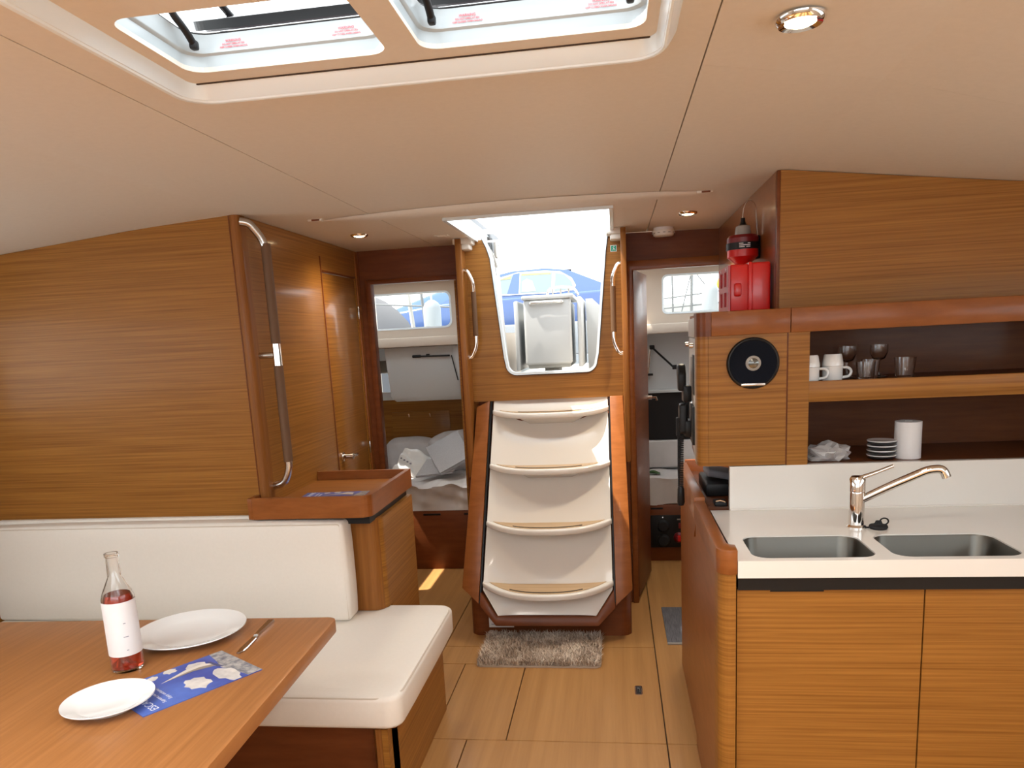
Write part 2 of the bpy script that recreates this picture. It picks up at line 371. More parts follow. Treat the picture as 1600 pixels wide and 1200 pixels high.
# grab handles on the jambs
for s, xj, xi, zt, zb in ((-1, -.757, -.712, 1.875, 1.43), (1, .047, .002, 1.862, 1.415)):
    t = thing('companionway_grab_rail', 'curved chrome grab handle with leather grip %s of the companionway' % ('left' if s < 0 else 'right'), 'handle')
    tube('handle_tube', [(xj, 3.94, zt), (xj+(xi-xj)*.4, 3.94, zt-.005), (xi, 3.94, zt-.06), (xi, 3.94, zb+.06), (xj+(xi-xj)*.4, 3.94, zb+.005), (xj, 3.94, zb)], .0115, CHROME, t, 14, .045)
    tube('leather_grip', [(xi, 3.94, zt-.11), (xi, 3.94, zb+.11)], .0135, TANW, t, 14)
sg = thing('exit_sticker', 'tiny green and white emergency exit sticker near the companionway', 'sign')
box('backing', (-.005, 3.998, 1.925), (.027, 4.0, 1.957), LABEL, sg, 0); box('green_field', (-.002, 3.9972, 1.928), (.024, 3.9985, 1.954), GREEN, sg, 0)
FX = frame((.011, 3.9968, 1.941), (1, 0, 0), (0, 0, 1))
lathe('running_figure_head', [(0, 0), (.0025, 0), (.0025, .0004), (0, .0004)], (.013, 3.9968, 1.950), WPRINT, sg, axis='y', seg=10)
tube('running_figure', [(.006, 3.997, 1.931), (.011, 3.997, 1.938), (.012, 3.997, 1.945), (.006, 3.997, 1.944)], .0012, WPRINT, sg, 5)
tube('running_figure_leg', [(.012, 3.997, 1.940), (.018, 3.997, 1.936), (.018, 3.997, 1.931)], .0012, WPRINT, sg, 5)

# ================================================================== LADDER
LZ0, LY0, LK = .12, 3.56, .4167
def ly(z): return LY0+LK*(z-LZ0)
def lxl(z): return -.700+(z-.15)*.052
def lxr(z): return -.036-(z-.15)*.004
TZ = [1.148, .874, .592, .302]
TD = [.10, .12, .14, .168]
eb = thing('engine_box', 'dark mahogany engine box under the companion steps', 'cabinet')
def ebf(c): return c
fp = []
for (px, py, a0) in ((.056-.05, 3.66+.05, -90), ):
    fp += [(px+.05*math.cos(math.radians(a0+15*i)), py+.05*math.sin(math.radians(a0+15*i))) for i in range(7)]
outl = [(-.776, 4.14), (-.776, 3.71)] + [(-.726+.05*math.cos(math.radians(180+15*i)), 3.71+.05*math.sin(math.radians(180+15*i))) for i in range(1, 7)] + fp + [(.056, 4.14)]
plate('plinth', outl, 0, .24, 'z', MAHO, eb)
plate('body', [(3.70, .24), (4.03, 1.10), (4.14, 1.10), (4.14, .24)], -.772, .052, 'x', MAHO, eb)
nm = box('notice_sticker', (-.68, 3.657, .045), (-.55, 3.6598, .085), LABEL, eb, 0); pl(nm, 'worn pale sticker')
box('notice_sticker_upright', (-.68, 3.657, .085), (-.655, 3.6598, .125), LABEL, eb, 0)
for k in range(3): box('notice_print', (-.668+.035*k, 3.6562, .060), (-.645+.035*k, 3.6568, .064), INK, eb, 0)
ld = thing('companion_ladder', 'white moulded companion steps with wooden side boards', 'ladder')
ZB = .135
def dipx(x, z):
    e = min(1, abs(2*(x-lxl(z))/(lxr(z)-lxl(z))-1)); return z-.019*(1-e**4)
SEG = [(None, TZ[3]), (TZ[3], TZ[2]), (TZ[2], TZ[1]), (TZ[1], TZ[0]), (TZ[0], 1.47)]
for dn, upz in SEG:
    def shell(i, j, dn=dn, upz=upz):
        zm = upz if dn is None else dn
        x = lxl(zm)+(lxr(zm)-lxl(zm))*i; e = abs(2*i-1)
        z0 = ZB if dn is None else dipx(x, dn)-.012; z1 = min(1.20, upz if upz > 1.3 else dipx(x, upz)-.012)
        z = z0+(z1-z0)*j; x = lxl(z)+(lxr(z)-lxl(z))*i
        if dn is None and z < .262:
            k = (.262-z)/.125; a_ = lxl(z)+.088*k; b_ = lxr(z)-.088*k; x = a_+(b_-a_)*i
        f = max(0, (z-z0))/.28
        dep = .070*(f**1.6)*(1-e**5)+.012*(1-e**6)
        return Vector((x, ly(z)+dep, z))
    grid('riser', shell, 28, 30, WHITE, ld)
for z, tdp in zip(TZ, TD):
    a, b = lxl(z)-.006, lxr(z)+.006; w = b-a; y0 = ly(z)
    def front(inset, d=0):
        pts = []
        for k in range(21):
            u = k/20; x = a+inset+(w-2*inset)*u; e = abs(2*u-1)
            pts.append((x, y0-.010-(tdp-.010)*(1-e**2.4)+d))
        return pts
    def dip(c):
        e = min(1, abs(2*(c.x-a)/w-1)); return Vector((c.x, c.y, c.z-.019*(1-e**4)))
    def slab(name, lp, yb, z0, z1, m, par, r=0):
        bm = bmesh.new(); n = len(lp); rows = []
        for zz in (z0, z1):
            rows.append([bm.verts.new((x, y, zz)) for x, y in lp]); rows.append([bm.verts.new((x, max(yb, y+.008), zz)) for x, y in lp])
        for i in range(n-1):
            for A, B in ((rows[0], rows[1]), (rows[2], rows[3]), (rows[0], rows[2]), (rows[1], rows[3])): bm.faces.new((A[i], A[i+1], B[i+1], B[i]))
        for i in (0, n-1): bm.faces.new((rows[0][i], rows[1][i], rows[3][i], rows[2][i]))
        bmesh.ops.recalc_face_normals(bm, faces=bm.faces); bev(bm, r, 3)
        for v in bm.verts: v.co = dip(v.co)
        return frombm(name, bm, m, par, True)
    fr = front(0)
    td = slab('tread', fr, y0+.045, z-.030, z, WHITE, ld, .009)
    slab('tread_insert', front(.030, .020), y0+.030, z-.002, z+.0025, INSERT, td)
    c0 = (a+b)/2; hw = w*.30
    slab('grip_strip', [(x, y) for x, y in front(.030, .032) if abs(x-c0) < hw], -9, z+.001, z+.0045, BLACKR, td).scale = (1, 1, 1)
    loft('tread_bracket', [[Vector((c0-.15, y0-.4*tdp, z-.047)), Vector((c0+.15, y0-.4*tdp, z-.047)), Vector((c0+.20, y0+.05, z-.047)), Vector((c0-.20, y0+.05, z-.047))],
        [Vector((c0-.11, y0+.015, z-.085)), Vector((c0+.11, y0+.015, z-.085)), Vector((c0+.13, y0+.05, z-.09)), Vector((c0-.13, y0+.05, z-.09))]], WHITE, td)
def lplane(pts, name, m, front=.012, back=.05, r=.004):
    def fn(c): return Vector((c.x, ly(c.z)+c.y, c.z))
    return plate(name, pts, -front, back, 'y', m, ld, r=r, fn=fn)
lplane([(-.715, .20), (-.802, .275), (-.738, 1.165), (-.668, 1.195)], 'side_board', SOLID)
lplane([(-.022, .19), (.062, .262), (.040, 1.195), (-.028, 1.195)], 'side_board', SOLID)
lplane([(-.707, .255), (-.708, .19), (-.625, .098), (-.110, .098), (-.024, .18), (-.030, .262), (-.118, .142), (-.618, .142)], 'bottom_board', MAHO, .012, .04)
for (xa, xb) in ((-.7125, -.705), (-.030, -.0235)):
    lplane([(xa, .20), (xb, .20), (xb+(.050 if xa < -.3 else -.004), 1.195), (xa+(.047 if xa < -.3 else -.006), 1.195)], 'shadow_gap', BLACK, .004, .03, 0)

# rug
rg = thing('shaggy_rug', 'small shaggy beige and grey rug at the foot of the steps', 'rug')
RX0, RX1, RY0, RY1 = -.685, -.095, 3.272, 3.648
plate('backing', rrect(RX0, RY0, RX1, RY1, .03), 0, .007, 'z', mat('rug_backing', (.45, .36, .28), .9), rg)
vs = []; fs = []
for k in range(9500):
    x = random.uniform(RX0+.006, RX1-.006); y = random.uniform(RY0+.006, RY1-.006)
    a = random.uniform(0, 6.283); L = random.uniform(.026, .046); bend = random.uniform(.010, .032); w = .0019
    dx, dy = math.cos(a), math.sin(a); px, py = -dy*w, dx*w; n = len(vs)
    h = L*.75
    vs += [(x-px, y-py, .006), (x+px, y+py, .006), (x+dx*bend*.4+px, y+dy*bend*.4+py, .006+h*.6), (x+dx*bend*.4-px, y+dy*bend*.4-py, .006+h*.6), (x+dx*bend, y+dy*bend, .006+h)]
    fs += [(n, n+1, n+2, n+3), (n+3, n+2, n+4)]
me = bpy.data.meshes.new('pile'); me.from_pydata(vs, [], fs)
PILE = mat('rug_pile', (.4, .3, .22), .9)
n_, l_ = nodes(PILE); ge = n_.new('ShaderNodeNewGeometry'); cr = n_.new('ShaderNodeValToRGB')
cr.color_ramp.elements[0].color = (.17, .12, .085, 1); cr.color_ramp.elements[1].color = (.90, .80, .68, 1)
e_ = cr.color_ramp.elements.new(.45); e_.color = (.50, .38, .29, 1)
nz_ = n_.new('ShaderNodeTexNoise'); nz_.inputs['Scale'].default_value = 9
tc_ = n_.new('ShaderNodeTexCoord'); l_.new(tc_.outputs['Object'], nz_.inputs[0])
mx_ = n_.new('ShaderNodeMath'); mx_.operation = 'MULTIPLY_ADD'; mx_.inputs[1].default_value = .6
sb_ = n_.new('ShaderNodeMath'); sb_.operation = 'MULTIPLY_ADD'; sb_.inputs[1].default_value = 1.1; sb_.inputs[2].default_value = -.33
l_.new(nz_.outputs[0], sb_.inputs[0])
l_.new(ge.outputs['Random Per Island'], mx_.inputs[0]); l_.new(sb_.outputs[0], mx_.inputs[2]); l_.new(mx_.outputs[0], cr.inputs[0]); l_.new(cr.outputs[0], n_['Principled BSDF'].inputs['Base Color'])
po = link('pile', me, PILE, rg); po['kind'] = 'stuff'

dm = thing('door_mat', 'grey ribbed mat lying before the right aft doorway', 'mat')
box('mat_pad', (.225, 3.56, 0), (.63, 4.055, .007), MATG, dm, .003)
box('mat_edge', (.225, 3.545, 0), (.63, 3.561, .008), GREYP, dm, .002)

# ================================================================== LEFT SIDE FURNITURE
# tall grab rail
gr = thing('grab_rail', 'tall brown leather wrapped steel grab rail on the washroom wall', 'rail')
RXp = -1.318; ry = 2.862
tube('rail_tube', [(-1.39, ry-.045, 2.005), (-1.36, ry-.035, 2.0), (RXp, ry, 1.93), (RXp, ry, 1.04), (-1.345, ry, .985), (-1.39, ry, .975)], .0155, STEEL, gr, 16, .05)
tube('leather_wrap', [(RXp, ry, 1.925), (RXp, ry, 1.545)], .0185, TANW, gr, 16)
tube('leather_wrap', [(RXp, ry, 1.46), (RXp, ry, 1.075)], .0185, TANW, gr, 16)
tube('bracket', [(RXp, ry, 1.502), (-1.39, ry, 1.502)], .0135, STEEL, gr, 12)
tube('collar', [(RXp, ry, 1.545), (RXp, ry, 1.46)], .0175, CHROME, gr, 16)

# side cabinet with tray top
sc = thing('side_cabinet', 'teak side cabinet with raised fiddle tray top by the washroom door', 'cabinet')
TX1, TY0, TY1, TZ0, TZ1 = -.945, 2.722, 3.33, .868, .952
plate('plinth', rect(-1.385, 2.905, -.947, 3.315), 0, .456, 'z', VEN, sc)
plate('body', [(-1.385, 2.835), (-.985, 2.835)] + [(-.985+.04*math.sin(math.radians(15*i)), 2.875-.04*math.cos(math.radians(15*i))) for i in range(1, 7)] + [(-.945, 3.315), (-1.385, 3.315)], .456, .835, 'z', VEN, sc)
plate('front_stile', [(-1.08, 2.815), (-1.0, 2.815)] + [(-1.0+.045*math.sin(math.radians(15*i)), 2.86-.045*math.cos(math.radians(15*i))) for i in range(1, 7)] + [(-.955, 2.875), (-1.08, 2.875)], .456, .838, 'z', VENV, sc)
box('recess', (-1.385, 2.765, .834), (-.965, 3.30, .870), BLACK, sc, 0)
def tray(i):
    r = .045-i
    return [(-1.424, 2.722+i), *[(TX1-i-r+r*math.sin(math.radians(15*k)), TY0+i+r-r*math.cos(math.radians(15*k))) for k in range(7)], (TX1-i, TY1-i), (-1.389, TY1-i)]
plate('tray_rim', tray(0)+tray(.020)[::-1], TZ0, TZ1, 'z', SOLID, sc)
box('tray_end', (-1.443, 2.7215, TZ0), (-1.4245, 2.797, TZ1), SOLID, sc, .002)
box('tray_floor', (-1.389, 2.80, TZ0+.002), (TX1-.012, TY1-.012, .912), LINER, sc, 0)
box('tray_floor_front', (-1.424, 2.735, TZ0+.002), (TX1-.03, 2.801, .912), LINER, sc, 0)
# settee
st = thing('settee_base', 'teak and mahogany settee base under the cream cushions', 'settee')
plate('end_panel', [(2.10, 0), (2.86, 0), (2.86, .28), (2.10, .33)], -.755, -.735, 'x', VEN, st)
plate('front_panel', rect(-2.6, 0, -.80, .33), 2.155, 2.175, 'y', MAHO, st)
plate('corner_post', [(-.80, 2.15)] + [(-.775+.04*math.sin(math.radians(15*i)), 2.14-.04*math.cos(math.radians(15*i))) for i in range(7)] + [(-.735, 2.2), (-.80, 2.2)], 0, .33, 'z', VENV, st)
box('seat_board', (-2.6, 2.12, .325), (-.715, 2.797, .3445), MAHO, st, .002)
def cushion(name, a, b, label, r=.035, puff=.006, top_axis=2, seam=True, rr=None):
    c = thing(name, label, 'cushion')
    ct = [(a[i]+b[i])/2 for i in range(3)]; h = [(b[i]-a[i])/2 for i in range(3)]
    bm = bmesh.new(); bmesh.ops.create_cube(bm, size=1)
    for v in bm.verts: v.co = Vector([ct[i]+v.co[i]*2*h[i] for i in range(3)])
    if rr:
        ed = [e for e in bm.edges if abs(e.verts[0].co.z-e.verts[1].co.z) > .01 and e.verts[0].co.x > ct[0]]
        bmesh.ops.bevel(bm, geom=ed, offset=rr, segments=6, profile=.5, affect='EDGES')
    ed = [e for e in bm.edges if len(e.link_faces) == 2 and e.calc_face_angle(0) > .6]
    bmesh.ops.bevel(bm, geom=ed, offset=r, segments=4, profile=.5, affect='EDGES')
    bmesh.ops.subdivide_edges(bm, edges=[e for e in bm.edges if e.calc_length() > .12], cuts=5, use_grid_fill=True)
    for v in bm.verts:
        d = [(v.co[i]-ct[i])/h[i] for i in range(3)]
        for i in range(3):
            j, k = (i+1) % 3, (i+2) % 3
            if abs(d[i]) > .98: v.co[i] += math.copysign(puff*(1-d[j]**4)*(1-d[k]**4), d[i])
        v.co.z += .0016*math.sin(v.co.x*23+v.co.y*9)*(d[2] > .9)
    return c, frombm('cover', bm, LEATHER, c, True)
c1, _ = cushion('seat_cushion', (-2.6, 2.07, .345), (-.683, 2.895, .452), 'wide cream leather seat cushion beside the table', .016, .006, rr=.05)
tube('piping', [(-2.6, 2.074, .4475), (-.735, 2.074, .4475), (-.687, 2.12, .4475), (-.687, 2.845, .4475), (-.735, 2.890, .4475), (-1.06, 2.890, .4475)], .0030, STITCH, c1, 6, .04)
c2, _ = cushion('back_cushion', (-2.6, 2.695, .455), (-1.055, 2.80, .855), 'long cream leather backrest cushion against the bulkhead', .016, .008)
tube('piping', [(-2.6, 2.6985, .848), (-1.066, 2.6985, .848), (-1.0625, 2.70, .463)], .0028, STITCH, c2, 6, .01)
c3 = thing('back_bolster', 'flat cream padded ledge along the top of the backrest', 'cushion')
box('cover', (-2.6, 2.765, .80), (-1.44, 2.80, .872), LEATHER, c3, .012, 3)

# table (turned 2.5 degrees)
TA = math.radians(2.4); TO = Vector((-.826, 2.014, 0))
def tf(c): return Vector((TO.x+c.x*math.cos(TA)-c.y*math.sin(TA)*-1*-1, TO.y+c.x*math.sin(TA)+c.y*math.cos(TA), c.z))
tb = thing('saloon_table', 'teak saloon table with rounded corner laid for a meal', 'table')
top = rrect(-1.45, -1.6, 0, 0, .028)
plate('table_top', top, .700, .740, 'z', TABLE, tb, r=.004, fn=tf)
plate('table_apron', rect(-1.3, -1.4, -.14, -.16), .62, .70, 'z', MAHO, tb, fn=tf)
for y in (-.5, -1.2):
    lathe('table_leg', [(0, 0), (.10, 0), (.10, .012), (.035, .02), (.035, .62), (0, .62)], tf(Vector((-.72, y, 0))), STEEL, tb)
# plates
def dinner_plate(name, c, r, label, grp):
    R = r
    o = lathe(name, [(0, .004), (R*.55, .004), (R*.56, 0), (R*.60, 0), (R*.64, .006), (R*.98, .019), (R, .021), (R*.995, .0235), (R*.70, .012), (R*.62, .0075), (0, .007)], (c[0], c[1], .7402), PORC, None, seg=64)
    return tag(o, label, 'plate', grp)
dinner_plate('dinner_plate', (-1.203, 1.868), .150, 'large round white dinner plate beside the knife', 'white plates on the table')
dinner_plate('bread_plate', (-1.160, 1.452), .098, 'smaller white plate overlapping the brochure on the table', 'white plates on the table')
# knife
kn = thing('table_knife', 'steel table knife lying right of the large plate', 'knife')
kd = (Vector((-1.0, 1.745, 0))-Vector((-1.013, 1.975, 0))).normalized(); kp = Vector((-kd.y, kd.x, 0)); K0 = Vector((-1.013, 1.972, .7402))
def kpt(u, v, z): return K0+kd*u+kp*v+Vector((0, 0, z))
def flat(name, prof, z0, z1, m, parent):
    lo = [kpt(u, v, z0) for u, v in prof]; hi = [kpt(u, v*.8, z1) for u, v in prof]
    return loft(name, [lo, hi], m, parent, smooth=False)
flat('knife_handle', [(0, -.010), (0, .010), (.06, .0085), (.105, .006), (.105, -.006), (.06, -.0085)], .0, .0075, STEEL, kn)
flat('knife_collar', [(.104, -.0075), (.104, .0075), (.112, .0075), (.112, -.0075)], 0, .008, CHROME, kn)
flat('knife_blade', [(.112, -.006), (.112, .006), (.13, .010), (.19, .0125), (.215, .011), (.229, .004), (.231, -.003), (.20, -.0075)], .0025, .0045, STEEL, kn)
# fork mostly behind the plate
fk = thing('table_fork', 'steel fork lying left of the large plate, mostly hidden', 'fork')
F0 = Vector((-1.352, 1.975, .7402)); fd = Vector((-.17, -.98, 0)).normalized(); fp_ = Vector((-fd.y, fd.x, 0))
def fpt(u, v, z): return F0+fd*u+fp_*v+Vector((0, 0, z))
loft('fork_handle', [[fpt(u, -w, 0), fpt(u, w, 0), fpt(u, w*.8, .004+z), fpt(u, -w*.8, .004+z)] for u, w, z in ((0, .009, 0), (.03, .010, 0), (.10, .004, .006), (.135, .005, .01), (.15, .012, .008))], STEEL, fk, smooth=False)
for k in range(4): tube('fork_tine', [fpt(.148, -.0095+.0063*k, .010), fpt(.18, -.0095+.0063*k, .003), fpt(.205, -.0095+.0063*k, .007)], .0016, STEEL, fk, 6)
# wine bottle
wb = thing('wine_bottle', 'rose wine bottle with white label at the left of the table', 'bottle')
BC = (-1.252, 1.655, .7402)
lathe('bottle_glass', [(0, .006), (.025, .003), (.034, 0), (.0385, .006), (.0385, .19), (.034, .205), (.016, .245), (.0145, .295), (.017, .297), (.017, .305), (.0125, .305), (.0125, .25), (.032, .205), (.036, .19), (.036, .008), (0, .010)], BC, GLASS, wb, seg=40)
lathe('wine', [(0, .0108), (.0352, .0095), (.0355, .187), (.030, .20), (0, .20)], BC, WINE, wb, seg=40)
loft('paper_label', [[Vector((BC[0]+.0392*math.cos(t), BC[1]+.0392*math.sin(t), BC[2]+z)) for t in [math.radians(-150+10*i) for i in range(22)]] for z in (.045, .185)], LABEL, wb, caps=(False, False), closed=False)
for k, (z, w_) in enumerate(((.13, .006), (.095, .012), (.06, .005))):
    loft('label_print', [[Vector((BC[0]+.0396*math.cos(t), BC[1]+.0396*math.sin(t), BC[2]+zz)) for t in [math.radians(-45+w_*700*(i-3)/3) for i in range(7)]] for zz in (z, z+.002)], INK, wb, caps=(False, False), closed=False)
# brochures
def brochure(name, o, ex, label, w=.2, h=.292, z=.7404):
    ex = Vector((*ex, 0)).normalized(); ey = Vector((-ex.y, ex.x, 0)); O = Vector((*o, z))
    t = thing(name, label, 'brochure')
    def P(u, v, zz): return O+ex*u*w+ey*v*h+Vector((0, 0, zz))
    def quad(nm, pts, z0, z1, m): return loft(nm, [[P(u, v, z0) for u, v in pts], [P(u, v, z1) for u, v in pts]], m, t, smooth=False)
    quad('paper', rect(0, 0, 1, 1), 0, .0022, BSKY)
    quad('printed_sea', [(0, 0), (1, 0), (1, .12), (.72, .15), (.5, .19), (.25, .15), (0, .13)], .0022, .0024, BSEA)
    # cloud pictures
    random.seed(5)
    for (cu, cv, ru, rv, k) in ((.25, .22, .26, .09, 9), (.30, .47, .20, .10, 9), (.78, .30, .15, .09, 8), (.93, .50, .08, .06, 7), (.9, .66, .07, .05, 7)):
        pts = []
        for i in range(k*2):
            a = math.pi*i/k; f = .75+.35*random.random(); pts.append((min(.995, max(.005, cu+ru*f*math.cos(a))), min(.99, max(.135, cv+rv*f*math.sin(a)))))
        quad('printed_cloud', pts, .0022, .0025, BCLOUD)
    quad('printed_sail', [(.60, .20), (.72, .20), (.80, .26), (.80, .40), (.66, .66), (.70, .40)], .0025, .0027, BSAIL)
    quad('printed_sail_shade', [(.60, .20), (.68, .21), (.73, .30), (.72, .42), (.665, .62), (.68, .38)], .0027, .00285, BSHADE)
    quad('printed_hull', [(.50, .16), (.78, .19), (.80, .215), (.55, .20)], .0026, .0028, BHULL)
    def tx(body, u, v, s): text('printed_text', body, s, frame(P(u, v, .0026), ex, ey), WPRINT, t, ext=.0001)
    tx('ESCAPE', .26, .86, .026); tx('CRUISES', .74, .86, .025)
    quad('printed_logo', [(.46, .86), (.54, .86), (.525, .90), (.55, .93), (.50, .95), (.49, .91)], .0025, .0027, WPRINT)
    tx('Supreme yachting excellence', .5, .775, .0125); tx('Enjoy exclusive Adriatic', .48, .715, .0125)
    return t
BSKY = noise_col(mat('print_sky', (.05, .12, .5), .28, coat=.3), (.035, .05, .30), (.10, .20, .62), (1, 1, 1), 5, 4, 0)
BSEA = noise_col(mat('print_sea', (.3, .3, .33), .28, coat=.3), (.10, .12, .17), (.55, .54, .52), (1, 1, 1), 60, 5, 0)
BCLOUD = noise_col(mat('print_cloud', (.7, .7, .7), .28, coat=.3), (.50, .48, .48), (.80, .77, .73), (1, 1, 1), 25, 5, 0)
BSAIL = mat('print_sail', (.72, .68, .62), .28, coat=.3); BSHADE = mat('print_sail_shade', (.30, .26, .23), .28, coat=.3); BHULL = mat('print_hull', (.08, .10, .22), .28, coat=.3)
# page origin: bottom left corner of the page
exv = Vector((-.166, .109, 0)).normalized()
brochure('brochure', (-.887, 1.651), (exv.x, exv.y), 'blue holiday brochure with sailing picture on the table')
brochure('brochure', (-1.03, 2.83), (-.06, 1), 'blue brochure lying in the side cabinet tray', w=.19, h=.27, z=.9122)

# ================================================================== CEILING FITTINGS
def downlight(x, y, label, en, col_=(1, .82, .58)):
    z = zc(x)-(.0 if x < .2 else .002)
    t = thing('ceiling_light', label, 'light', 'recessed ceiling lights')
    lathe('chrome_ring', [(.026, .004), (.026, -.006), (.036, -.009), (.041, -.004), (.042, .002), (.026, .004)], (x, y, z), CHROME, t, seg=36)
    lathe('lens', [(0, -.0105), (.018, -.0095), (.0262, -.006), (.0265, .003), (0, .003)], (x, y, z), LAMPM, t, seg=28)
    d = bpy.data.lights.new('downlight', 'SPOT'); d.energy = en; d.color = col_; d.spot_size = math.radians(150); d.spot_blend = 1; d.shadow_soft_size = .06
    o = bpy.data.objects.new('downlight_lamp', d); COL.objects.link(o); o.location = (x, y, z-.02); o.parent = t
    return t
downlight(.326, 1.445, 'large chrome ringed ceiling light at the upper right', 18, (1, .9, .78))
downlight(-1.165, 3.54, 'small lit ceiling light near the washroom door', 12)
downlight(.338, 3.55, 'small lit ceiling light near the smoke alarm', 24)
for (x, y, lb) in ((-1.3, .98, 'added unseen fill lamp above the saloon table'), (-.90, .45, 'added unseen fill lamp left of the camera position'), (.30, .55, 'added unseen fill lamp right of the camera position'), (-1.3, -.9+.0, 'added unseen fill lamp over the forward settee'), (.27, -.7, 'added unseen fill lamp near the forward bulkhead')):  # unseen fill lamps added to brighten the saloon
    if not any(k[0][0] < x < k[2][0] and k[0][1] < y < k[2][1] for k in SK): downlight(x, y, lb, 13 if x < -1.2 and y > 0 else 22, (1, .95, .88))
sm = thing('smoke_alarm', 'round white smoke alarm on the ceiling above the right doorway', 'smoke alarm')
lathe('alarm_base', [(0, 0), (.050, 0), (.050, -.012), (0, -.012)], (.262, 4.02, 2.0275), LABEL, sm); lathe('alarm_body', [(0, -.012), (.054, -.012), (.056, -.02), (.050, -.040), (.04, -.044), (0, -.045)], (.262, 4.02, 2.0275), WHITE, sm)
for k in range(12):
    a = k*math.pi/6; box('vent_slot', (.262+.051*math.cos(a)-.006, 4.02+.051*math.sin(a)-.006, 1.998), (.262+.051*math.cos(a)+.006, 4.02+.051*math.sin(a)+.006, 2.002), GREYP, sm, 0)
def latchplate(x, y, name, label):
    t = thing(name, label, 'latch'); z = zc(x)
    plate('latch_frame', rrect(x-.035, y-.028, x+.035, y+.028, .006), z-.004, z, 'z', CEIL, t, r=.001); plate('latch_button', rrect(x-.02, y-.016, x+.02, y+.016, .004), z-.007, z-.004, 'z', CEIL, t)
latchplate(-.82, 3.755, 'panel_latch', 'square cream push latch in the ceiling left of the roof opening')
for x, s in ((-1.18, 'left'), (.352, 'right')):
    t = thing('beam_end_cap', 'tiny cap at the %s end of the ceiling beam' % s, 'cap'); z = zc(x)
    box('cap_plate', (x-.03, 3.035, z-.008), (x+.03, 3.062, z+.002), CEIL, t, .003); box('cap_slot', (x-.012, 3.033, z-.007), (x+.02, 3.037, z-.001), MAHO, t, 0)

# ---------------- roof hatches
hf = thing('hatch_surround', 'white moulded surround with rounded corners holding two roof hatches', 'frame')
def rl_(x0, y0, x1, y1, r, z): return [Vector((u, v, z)) for u, v in rrect(x0, y0, x1, y1, r, 6)]
O1 = (-.862, .60, .112, 1.568)
loft('outer_lip', [rl_(-.838, .595, .122, 1.528, .07, 2.0305), rl_(-.824, .605, .108, 1.514, .066, 2.0075), rl_(-.819, .61, .103, 1.509, .062, 2.0035), rl_(-.813, .615, .099, 1.504, .058, 2.0045), rl_(-.811, .617, .098, 1.502, .057, 2.0075), rl_(-.809, .62, .097, 1.500, .055, 2.0080), rl_(-.797, .64, .090, 1.482, .035, 2.029), rl_(-.793, .645, .087, 1.477, .02, 2.0345)], HWHITE, hf, caps=(False, False))
AH = [rrect(-.765, 1.178, -.385, 1.425, .035, 6), rrect(-.325, 1.178, .068, 1.43, .035, 6)]
plate('inner_panel', rect(-.797, .63, .089, 1.480), 2.0325, 2.041, 'z', CEIL, hf, AH)
bl = box('joint_line', (-.790, 1.4735, 2.0300), (.085, 1.4755, 2.0325), CLINE, hf, 0)
for k, (x0, x1, nm) in enumerate(((-.765, -.385, 'left'), (-.325, .068, 'right'))):
    h = thing('roof_hatch', 'open %s roof hatch with black struts and red warning print' % nm, 'hatch', None)
    y0, y1 = 1.178, 1.425+.005*k
    fr = loft('hatch_well', [rl_(x0-.004, y0-.004, x1+.004, y1+.004, .04, 2.036), rl_(x0, y0, x1, y1, .035, 2.0335), rl_(x0-.001, y0, x1+.001, y1+.001, .035, 2.06), rl_(x0+.004, y0+.004, x1-.004, y1-.003, .035, 2.0635), rl_(x0+.005, y0+.005, x1-.005, y1-.003, .035, 2.066), rl_(x0+.003, y0+.002, x1-.003, y1-.002, .04, 2.082), rl_(x0+.008, y0+.006, x1-.008, y1-.004, .04, 2.094), rl_(x0-.01, y0-.012, x1+.01, y1+.014, .04, 2.100), rl_(x0-.05, y0-.05, x1+.05, y1+.05, .04, 2.100), rl_(x0-.05, y0-.05, x1+.05, y1+.05, .04, 2.05)], WELL, h, caps=(False, False))
    gk = tube('gasket', [Vector((p.x, p.y, p.z)) for p in rl_(x0+.004, y0+.003, x1-.004, y1-.001, .04, 2.0965)]+[rl_(x0+.004, y0+.003, x1-.004, y1-.001, .04, 2.0965)[0]], .0022, BLACK, h, 6)
    # lid folded back aft, seen nearly edge on
    ang = math.radians(24.6); hy, hz = y1+.05, 2.124
    def lidf(c): return Vector((c.x, hy+c.y*math.cos(ang)-c.z*math.sin(ang), hz+c.y*math.sin(ang)+c.z*math.cos(ang)))
    ldd = plate('lid_frame', rrect(x0-.02, 0, x1+.02, .30, .03), 0, .016, 'z', BLACK, h, [rrect(x0+.01, .025, x1-.01, .275, .02)], fn=lidf)
    plate('lid_glazing', rrect(x0-.005, .01, x1+.005, .29, .03), -.004, .016, 'z', TINT, h, fn=lidf)
    ns = (x0+.026,) if k == 0 else (x0+.026, x1-.026)
    for sx in ns:
        s_ = tube('strut', [(sx, y1-.03, 2.072), (sx, y1-.055, 2.088), (sx-.006, y1-.085, 2.105), (sx-.01, y1-.10, 2.16), (sx-.01, y1-.03, 2.22), (sx, hy+.12*math.cos(ang), hz+.12*math.sin(ang))], .0068, BLACK, h, 10, .02)
        box('strut_foot', (sx-.007, y1-.036, 2.062), (sx+.007, y1-.020, 2.078), BLACK, h, .004)
    for tx_ in ((x0+.09, x1-.075) if k == 0 else (x0+.085, x1-.075)):
        for j, (b_, s_) in enumerate((('WARNING', .0062), ('DO NOT OPEN AT SEA', .0042), ('KEEP CLOSED WHEN SAILING', .0040))):
            text('warning_print', b_, s_, frame((tx_, y1-.0042, 2.0790-.0048*j), (1, 0, 0), (0, .12, 1)), RTXT, h, ext=.0002)

